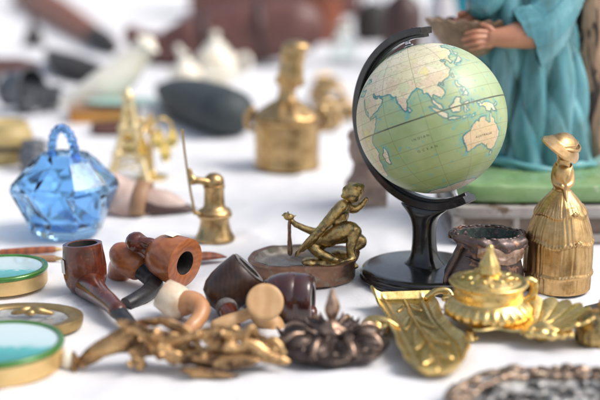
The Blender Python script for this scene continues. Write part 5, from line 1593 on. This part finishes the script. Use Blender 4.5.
def slipper():
    c = at(152, 217); c.y += 3
    g = thing('small_shoe', c, 'small worn leather shoe with a tan strap and dark pointed toe', 'shoe')
    L = lambda px, py, dy=0: aty(px, py, c.y + dy) - c
    k = MB(); k.tube([L(113, 188), L(122, 197), L(134, 203), L(142, 207)], [2.0, 2.5, 2.4, 2.0], seg=24, n=8); k.cast('heel_part', M['pink_leather'], g, voxel=.2, smooth=3)
    k = MB(); k.tube([L(142, 207), L(158, 209), L(175, 211), L(190, 213), L(199, 214)], [2.1, 1.9, 1.5, 1.0, .5], seg=24, n=8); k.v = [(p[0], p[1], max(.05, p[2])) for p in k.v]; k.cast('toe_part', M['dark_leather'], g, voxel=.2, smooth=3)
    k = MB(); k.tube([L(147, 204), L(163, 205), L(178, 209), L(188, 212)], [1.7, 1.6, 1.1, .5], seg=20, n=8); k.v = [(p[0], p[1] , p[2] + .35) for p in k.v]; k.build('vamp', M['pink_leather'], g, sharp=None)
    k = MB(); 
    m = Matrix.Translation(L(142, 203)) @ frame_to(Vector((.98, -.1, -.15)))
    k.lathe([(2.45, -.9), (2.75, -.85), (2.8, 0), (2.75, .85), (2.4, .9), (2.2, 0)], 48, m=m, closed=True); k.v = [(p[0], p[1], max(.02, p[2])) for p in k.v]; k.build('strap', M['tan_leather'], g, sharp=None)
slipper()

def tower():
    c = at(131, 180)
    g = thing('brass_tower', c, 'slender openwork brass tower ornament behind the small shoe', 'ornament')
    L = lambda px, py, dy=0: aty(px, py, c.y + dy) - c
    H = L(130, 87).z
    k = MB()
    def leg_w(z): return 2.5 * (1 - z / H) ** 1.8 + .35
    for sx in (-1, 1):
        for sy in (-1, 1):
            k.tube([(sx * leg_w(H * t), sy * leg_w(H * t), H * t) for t in (0, .15, .3, .5, .7, .9)], [.5, .45, .42, .38, .32, .28], seg=10)
    for t in (.12, .24, .36, .48, .6, .72, .84):
        w_, w2 = leg_w(H * t), leg_w(H * (t + .1)); z, z2 = H * t, H * (t + .1)
        for a in range(4):
            R_ = Matrix.Rotation(a * PI / 2, 4, 'Z')
            k.tube([R_ @ Vector((-w_, w_, z)), R_ @ Vector((w2, w2, z2))], .18, seg=8, n=2); k.tube([R_ @ Vector((w_, w_, z)), R_ @ Vector((-w2, w2, z2))], .18, seg=8, n=2)
    for t in (.3, .58): k.rbox((0, 0, H * t), (2 * leg_w(H * t) + 1.3, 2 * leg_w(H * t) + 1.3, .5), e=.2, seg=20, rings=10)
    k.cast('lattice', M['pale_gold'], g, voxel=.14, smooth=1)
    t = MB(); t.lathe([(1e-3, H * .86), (.85, H * .87), (.95, H * .91), (.5, H * .95), (.25, H * .98), (1e-3, H)], 24); t.build('cupola', M['pale_gold'], g, sharp=None)
    # stand of small yellow glass drops beside it
    c2 = at(152, 178)
    g = thing('drop_stand', c2, 'little brass stand hung with yellow glass drops beside the tower', 'ornament')
    L2 = lambda px, py, dy=0: aty(px, py, c2.y + dy) - c2
    k = MB(); k.lathe([(1e-3, 0), (2.2, 0), (2.2, .3), (.6, .7), (.35, 1.4), (.3, L2(0, 118).z), (.55, L2(0, 117).z + .3), (1e-3, L2(0, 115).z)], 32); 
    tops = []
    for n in range(6):
        a = 2 * PI * n / 6 + .3; zt = L2(0, 122 + (n % 3) * 5).z
        k.tube([(0, 0, zt - .5), (1.6 * math.cos(a), 1.6 * math.sin(a), zt + .5), (3.0 * math.cos(a), 3.0 * math.sin(a), zt - .4)], [.22, .2, .16], seg=8); tops.append((3.0 * math.cos(a), 3.0 * math.sin(a), zt - .5))
    k.cast('stand', M['bright_brass'], g, voxel=.12, smooth=1)
    for p in tops:
        d = MB(); d.lathe([(1e-3, -3.4), (.5, -3.1), (.8, -2.4), (.65, -1.5), (.3, -.6), (.12, 0), (1e-3, .02)], 20); d.build('glass_drop', M['yellow_glass'], g, loc=p, sharp=None)
tower()

def sauce_boat():
    c = at(105, 124); c.y += 2
    g = thing('lacquer_box', c, 'flat orange lacquered box under a celadon tray', 'box')
    L = lambda px, py, dy=0: aty(px, py, c.y + dy) - c
    k = MB(); k.rbox((-.5, 1, 1.25), (11.5, 8, 2.4), e=.14); k.build('box_body', M['orange_box'], g)
    k = MB(); k.rbox((-.5, 1, 2.62), (12, 8.5, .6), e=.2); k.build('box_lid', M['tan_leather'], g)
    g2 = thing('celadon_tray', c + Vector((2.6, 1, 2.95)), 'pale celadon green tray lying across the orange box', 'tray')
    k = MB(); k.lathe([(1e-3, 0), (.6, 0), (.75, .15), (1.0, .75), (1.02, .85), (.97, .85), (.75, .35), (1e-3, .25)], 60, fn=lambda th, i, r, z: (r * 6.6 * math.cos(th), r * 4.2 * math.sin(th), z)); k.build('tray_dish', M['teal_plate'], g2, sharp=None)
    c3 = c + Vector((-4, 8, 0))
    g3 = thing('porcelain_horn', c3, 'large cream porcelain horn sweeping up to the right behind the orange box', 'vase')
    L3 = lambda px, py, dy=0: aty(px, py, c3.y + dy) - c3
    k = MB(); k.tube([L3(62, 103), L3(80, 97), L3(103, 88), L3(122, 74), L3(136, 58), L3(146, 46)], [.6, 2.0, 3.2, 3.0, 2.3, 1.9], seg=28, n=8); k.v = [(p[0], p[1], max(0.02, p[2])) for p in k.v]
    k.build('horn_body', M['cream'], g3, sharp=None)
    k = MB(); m = Matrix.Translation(L3(147, 45)) @ frame_to(L3(150, 40) - L3(140, 53)); k.lathe([(1.7, -.5), (2.2, -.2), (2.5, .3), (2.1, .5), (1.6, .2)], 40, m=m, closed=True); k.build('lip', M['cream'], g3, sharp=None)
    k = MB(); k.lathe([(1e-3, 0), (3.2, 0), (3.0, .4), (1.6, .9), (1.3, 2.2), (1e-3, 2.4)], 32); k.build('foot', M['cream'], g3, loc=(L3(108, 100).x, 0, 0))
    c4 = at(118, 134)
    g4 = thing('leather_purse', c4, 'small plum leather purse in front of the orange box', 'purse')
    k = MB(); k.rbox((0, 0, 1.0), (9, 3.2, 2), e=.4); k.build('pouch', M['brown_leather'], g4)
    k = MB(); k.tube([(-4.2, 0, 2.0), (0, 0, 2.3), (4.2, 0, 2.0)], .28, seg=10); k.build('purse_frame', M['dull_brass'], g4)
sauce_boat()

def china():
    for (px, py, s, lb, full) in ((216, 82, 1.0, 'white china teapot with gilt trim in front of the brown boot', True), (186, 88, .55, 'small white china sugar bowl left of the teapot', False), (196, 100, .42, 'lowest white china cup, in front of the teapot', False)):
        c = at(px, py); 
        g = thing('teapot' if full else ('sugar_bowl' if s > .5 else 'china_cup'), c, lb, 'teapot' if full else ('sugar bowl' if s > .5 else 'cup'))
        k = MB(); k.lathe([(1e-3, 0), (3.6 * s, 0), (3.8 * s, .6 * s), (5.2 * s, 2.0 * s), (6.4 * s, 4.6 * s), (6.0 * s, 6.8 * s), (4.2 * s, 8.6 * s), (3.4 * s, 9.2 * s), (3.2 * s, 9.0 * s), (1e-3, 8.8 * s)], 48); k.build('body', M['white_china'], g, sharp=None)
        k = MB(); k.lathe([(6.05 * s, 6.5 * s), (6.2 * s, 6.7 * s), (5.9 * s, 7.0 * s), (5.7 * s, 6.8 * s)], 48, closed=True); k.build('gilt_band', M['gold_side'], g, sharp=None)
        if full or s > .5:
            k = MB(); k.lathe([(1e-3, 9 * s), (3.5 * s, 9.1 * s), (3.4 * s, 9.6 * s), (2.4 * s, 10.8 * s), (1.0 * s, 11.6 * s), (.8 * s, 12.2 * s), (1.4 * s, 13 * s), (.9 * s, 13.9 * s), (1e-3, 14.2 * s)], 36); k.build('lid', M['white_china'], g, sharp=None)
        if full:
            g.scale = (.8, .8, .8)
            k = MB(); k.tube([(-5, 0, 3), (-8, 0, 4.6), (-9.2, 0, 7.5), (-10.4, 0, 9.6)], [1.7, 1.3, 1.0, .8], seg=18); k.build('spout', M['white_china'], g, sharp=None)
        k = MB(); k.tube([(5.2 * s, 0, 6.6 * s), (8.4 * s, 0, 7.4 * s), (9.4 * s, 0, 5.2 * s), (8 * s, 0, 3.2 * s), (5.6 * s, 0, 2.6 * s)], .75 * s, seg=14); k.build('handle', M['white_china'], g, sharp=None)
china()

def boot():
    c = at(232, 66); c.y += 4
    g = thing('leather_boot', c, 'long brown leather boot lying on its side behind the teapot', 'boot')
    Y = c.y
    L = lambda px, py, dy=0: aty(px, py, Y + dy) - c
    k = MB(); k.tube([L(178, 46), L(205, 42), L(240, 35), L(268, 31), L(296, 28)], [5.5, 6.8, 7.2, 7.2, 7.0], seg=32, n=8, flat=(.8, 1)); k.v = [(p[0], p[1], max(.1, p[2])) for p in k.v]
    k.build('boot_shaft', M['brown_leather'], g, sharp=None)
    k = MB(); k.tube([L(190, 42), L(170, 48), L(152, 46), L(138, 40), L(132, 34)], [6.2, 4.6, 3.6, 3.0, 2.2], seg=28, n=8); k.v = [(p[0], p[1], max(.1, p[2])) for p in k.v]; k.build('foot', M['brown_leather'], g, sharp=None)
    k = MB(); k.tube([L(166, 60), L(150, 58), L(136, 48), L(130, 36)], [1.5, 1.6, 1.4, 1.2], seg=14); k.build('sole', M['dark_leather'], g, sharp=None)
    k = MB(); k.rbox(L(176, 60), (5.5, 7, 3.6), e=.3); k.build('heel', M['dark_leather'], g)
    for px in (208, 262):
        k = MB()
        m = Matrix.Translation(L(px, 42 - (px - 205) * .18)) @ frame_to(Vector((1, 0, .12)))
        k.lathe([(6.9, -1), (7.5, -.9), (7.5, .9), (6.9, 1)], 40, m=m, closed=True)
        k.v = [(p[0], p[1], max(.05, p[2])) for p in k.v]
        k.build('strap', M['dark_leather'], g, sharp=None)
boot()

def far_left():
    # russet wooden club with dark tip
    c = at(80, 38)
    g = thing('wooden_club', c, 'polished russet wooden club with a dark metal tip, top left', 'club')
    a, b = at(36, 0, 3.5) - c, at(104, 42, 2.2) - c
    u = b - a
    k = MB(); k.tube([a - u * .25, a, a + u * .35, a + u * .7, a + u * .93], [6, 6.2, 5.6, 4.2, 3.0], seg=28, n=8); k.v = [(p[0], p[1], max(.05, p[2])) for p in k.v]; k.build('club_shaft', M['gun_wood'], g, sharp=None)
    k = MB(); k.tube([a + u * .90, a + u * 1.0, b + u * .08], [3.1, 3.0, 1.8], seg=20); k.v = [(p[0], p[1], max(.05, p[2])) for p in k.v]; k.build('tip', M['dark_iron'], g, sharp=None)
    # dark iron lumps: candle snuffer, stirrup, pewter heap
    c = at(78, 72)
    g = thing('iron_tongs', c, 'dark iron tongs lying diagonally below the wooden club', 'tongs')
    k = MB()
    for s_ in (-1, 1):
        p = [at(50, 54, 2.0) - c, at(66, 63, 2.2) - c + Vector((s_ * 2, 0, 0)), at(86, 73, 2.0) - c + Vector((s_ * 2.4, 0, 0)), at(102, 79, 1.8) - c]
        k.tube(p, [1.6, 2.2, 2.2, 1.4], seg=16)
    k.ell(at(76, 68, 2.4) - c, (4.5, 3, 1.6)); k.cast('tong_arms', M['dark_iron'], g, voxel=.35, smooth=3)
    c = at(34, 46)
    g = thing('iron_bell', c, 'small dark iron handbell standing left of the wooden club', 'bell')
    k = MB(); k.lathe([(1e-3, .2), (3.0, .2), (3.3, 0), (3.4, .5), (2.6, 2.0), (2.2, 4.0), (1.5, 5.2), (.6, 5.6), (.55, 6.4), (1e-3, 6.5)], 36); k.build('bell_cup', M['dark_iron'], g, sharp=None)
    k = MB(); k.tube([(0, 0, 6.2), (0, 0, 8), (0, 0, 10)], [.6, .9, .7], seg=14); k.build('handle', M['dark_leather'], g, sharp=None)
    c = at(20, 82)
    g = thing('leather_satchel', c, 'dark brown crumpled leather satchel at the left edge behind the pewter', 'satchel')
    k = MB(); k.rbox((-4, 0, 2.6), (16, 9, 5.2), e=.45, seg=40, rings=24); k.wobble(.6, .25); k.v = [(p[0], p[1], max(.05, p[2])) for p in k.v]; k.build('bag', M['dark_leather'], g, sharp=None)
    k = MB(); k.rbox((-4, -4.2, 3.6), (15, 1.4, 3.2), e=.4); k.wobble(.3, .3); k.build('flap', M['brown_leather'], g, sharp=None)
    # pewter plates and cups in a heap
    rnd = random.Random(5)
    for n, (px, py, r, lb) in enumerate(((8, 110, 4.2, 'pewter mug tipped over at the left edge of the pewter group'), (30, 112, 3.6, 'squat pewter beaker in the middle of the pewter group'), (48, 110, 3.0, 'smallest pewter beaker at the right end of the pewter group'), (20, 98, 3.6, 'pewter beaker standing at the back of the pewter group'))):
        c = at(px, py); g = thing('pewter_beaker', c, lb, 'beaker', 'pewter beakers at the left')
        m = None
        if n == 0: m = Matrix.Translation((0, 0, r * .92)) @ frame_to(Vector((1, -.5, .1)))
        k = MB(); k.lathe([(1e-3, 0), (r * .75, 0), (r * .8, .3), (r * .7, .7), (r * .85, r * .8), (r * .92, r * 1.3), (r, r * 1.45), (r * .9, r * 1.46), (r * .78, r * .7), (1e-3, .6)], 40, m=m); k.build('cup', M['grey_iron'], g, sharp=50)
        k = MB(); k.tube([(m or Matrix()) @ Vector(p) for p in ((r * .85, 0, r * 1.2), (r * 1.4, 0, r * 1.1), (r * 1.4, 0, r * .5), (r * .8, 0, r * .4))], .3, seg=10); k.build('handle', M['grey_iron'], g, sharp=None)
    # ochre crock and a grey piece beside the glass basket
    c = at(2, 166); c.y += 3
    g = thing('ochre_crock', c, 'ochre glazed crock half cut by the left edge behind the glass basket', 'crock')
    k = MB(); k.lathe([(1e-3, 0), (3.0, 0), (3.2, .3), (3.9, 2.0), (4.1, 3.6), (3.7, 5.0), (3.3, 5.5), (3.5, 6.0), (3.2, 6.1), (2.9, 5.4), (1e-3, 4.8)], 48); k.build('crock_body', M['ochre_glaze'], g, sharp=None)
    k = MB(); k.lathe([(3.95, 2.2), (4.15, 2.4), (4.2, 2.9), (4.0, 3.0)], 48, closed=True); k.build('glaze_band', M['dark_iron'], g, sharp=None)
    c = at(31, 172); c.y += 2
    g = thing('pewter_jug', c, 'small dull pewter jug between the ochre crock and blue glass basket', 'jug')
    k = MB(); k.lathe([(1e-3, 0), (1.6, 0), (1.7, .3), (2.2, 1.4), (2.0, 2.6), (1.4, 3.4), (1.7, 4.2), (1.5, 4.2), (1.1, 3.4), (1e-3, 2.8)], 36); k.build('jug_body', M['grey_iron'], g, sharp=None)
    k = MB(); k.tube([(1.5, 0, 3.8), (2.8, 0, 3.4), (2.8, 0, 2.0), (2.0, 0, 1.2)], .26, seg=10); k.build('handle', M['grey_iron'], g, sharp=None)
far_left()

def stone_bust():
    c = at(364, 209); c.y += 2.5
    g = thing('stone_bust', c, 'weathered brown stone bust on a pinkish block behind the globe', 'bust')
    L = lambda px, py, dy=0: aty(px, py, c.y + dy) - c
    k = MB(); k.rbox((0.4, 0, 1.5), (5.2, 4.6, 3.0), e=.2); k.build('block', M['stone'], g)
    k = MB()
    k.tube([L(364, 196), L(364, 182), L(362, 168)], [2.3, 2.1, 1.2], seg=22); k.tube([L(354, 186), L(364, 178), L(376, 186)], [1.2, 1.5, 1.2])
    k.ell(L(362, 150), (1.75, 1.9, 2.2)); k.ell(L(357, 151, -1.5), (.4, .5, .5)); k.ell(L(362, 136), (1.9, 2.0, 1.2)); k.tube([L(362, 170), L(362, 160)], 1.1); k.ell(L(366, 156, -1), (.9, 1.0, 1.1))
    k.cast('bust_figure', M['stone'], g, voxel=.16, smooth=2, lumps=.12, lscale=.8)
stone_bust()

def far_right():
    # things beyond the globe: rust tin, dark bottle, glass float, white vase, turquoise bowl
    def lathe_thing(name, px, py, prof, mt, label, cat, part='body', extra=None):
        c = at(px, py); g = thing(name, c, label, cat)
        k = MB(); k.lathe(prof, 48); k.build(part, M[mt], g, sharp=50)
        if extra: extra(g)
        return g
    def tin_lid(g):
        k = MB(); k.lathe([(1e-3, 14), (6.3, 14), (6.4, 14.6), (5.8, 15.2), (1e-3, 15.3)], 40); k.build('lid', M['dark_iron'], g, sharp=40)
    lathe_thing('rust_tin', 322, 42, [(1e-3, 0), (6, 0), (6.1, .3), (6.0, 13.8), (6.1, 14), (1e-3, 14)], 'rust', 'tall rust red tin far behind the globe arm', 'tin', 'tin_wall', tin_lid)
    def cork(g):
        k = MB(); k.tube([(0, 0, 21), (0, 0, 23)], 1.0, seg=16, n=2); k.build('stopper', M['tan_leather'], g)
    lathe_thing('dark_bottle', 402, 66, [(1e-3, 0), (4.6, 0), (5.0, .4), (5.0, 13), (4.2, 15.5), (1.8, 17.5), (1.5, 21), (1.8, 21.4), (1e-3, 21.5)], 'dark_leather', 'dark brown stoneware bottle standing behind the globe', 'bottle', 'bottle_body', cork)
    def cork2(g):
        k = MB(); k.lathe([(1.55, 8.2), (1.9, 8.4), (1.8, 9.0), (1.4, 9.0)], 32, closed=True); k.build('neck_ring', M['dull_brass'], g, sharp=None)
    lathe_thing('glass_decanter', 343, 62, [(1e-3, 0), (2.4, 0), (3.0, .6), (3.6, 3.0), (3.2, 5.2), (1.8, 6.8), (1.5, 9.4), (1.9, 9.8), (1.4, 9.8), (1.2, 7), (2.8, 5), (3.2, 3), (2.4, 1), (1e-3, .8)], 'green_glass', 'clear greenish glass decanter left of the globe arm tip', 'decanter', 'decanter_wall', cork2)
    def rimv(g):
        k = MB(); k.lathe([(2.0, 19.0), (2.5, 19.6), (2.6, 20.2), (2.1, 20.0)], 32, closed=True); k.build('lip', M['pale_grey'], g, sharp=None)
    lathe_thing('pale_vase', 440, 78, [(1e-3, 0), (3.2, 0), (3.4, .4), (3.0, 2), (3.1, 8), (3.4, 13), (2.8, 17), (1.9, 19.2), (1e-3, 19.2)], 'pale_grey', 'tall pale grey vase behind the shell bowl', 'vase', 'vase_body', rimv)
    def pot2(g):
        k = MB(); k.lathe([(6.4, 17.5), (7.0, 17.8), (7.1, 18.6), (6.3, 18.6)], 40, closed=True); k.build('pot_rim', M['turquoise'], g, sharp=None)
    lathe_thing('turquoise_pot', 470, 58, [(1e-3, 0), (5, 0), (6.2, 1), (7.0, 8), (6.8, 15), (6.4, 17.6), (1e-3, 17.4)], 'turquoise', 'big turquoise pot behind the robed statue', 'pot', 'pot_wall', pot2)
    def hnd(g):
        k = MB(); k.tube([(-3.0, 0, 11), (-2.4, 0, 15), (2.4, 0, 15), (3.0, 0, 11)], .4, seg=10); k.build('handle', M['dark_iron'], g)
    lathe_thing('iron_kettle', 372, 40, [(1e-3, 0), (4.4, 0), (5.2, 1), (5.6, 5), (5.0, 8.6), (3.4, 10.6), (1.0, 11.4), (1e-3, 12.2)], 'dark_iron', 'dark iron kettle far back between the decanter and dark bottle', 'kettle', 'kettle_body', hnd)
    c = at(275, 14); g = thing('wooden_crate', c, 'dark brown wooden chest at the far top behind the boot', 'chest')
    k = MB(); k.rbox((0, 0, 9), (64, 24, 18), e=.08); k.build('chest_body', M['brown_leather'], g)
    k = MB(); k.rbox((0, 0, 19.2), (66, 25.5, 2.6), e=.12); k.build('chest_lid', M['gun_wood'], g)
far_right()
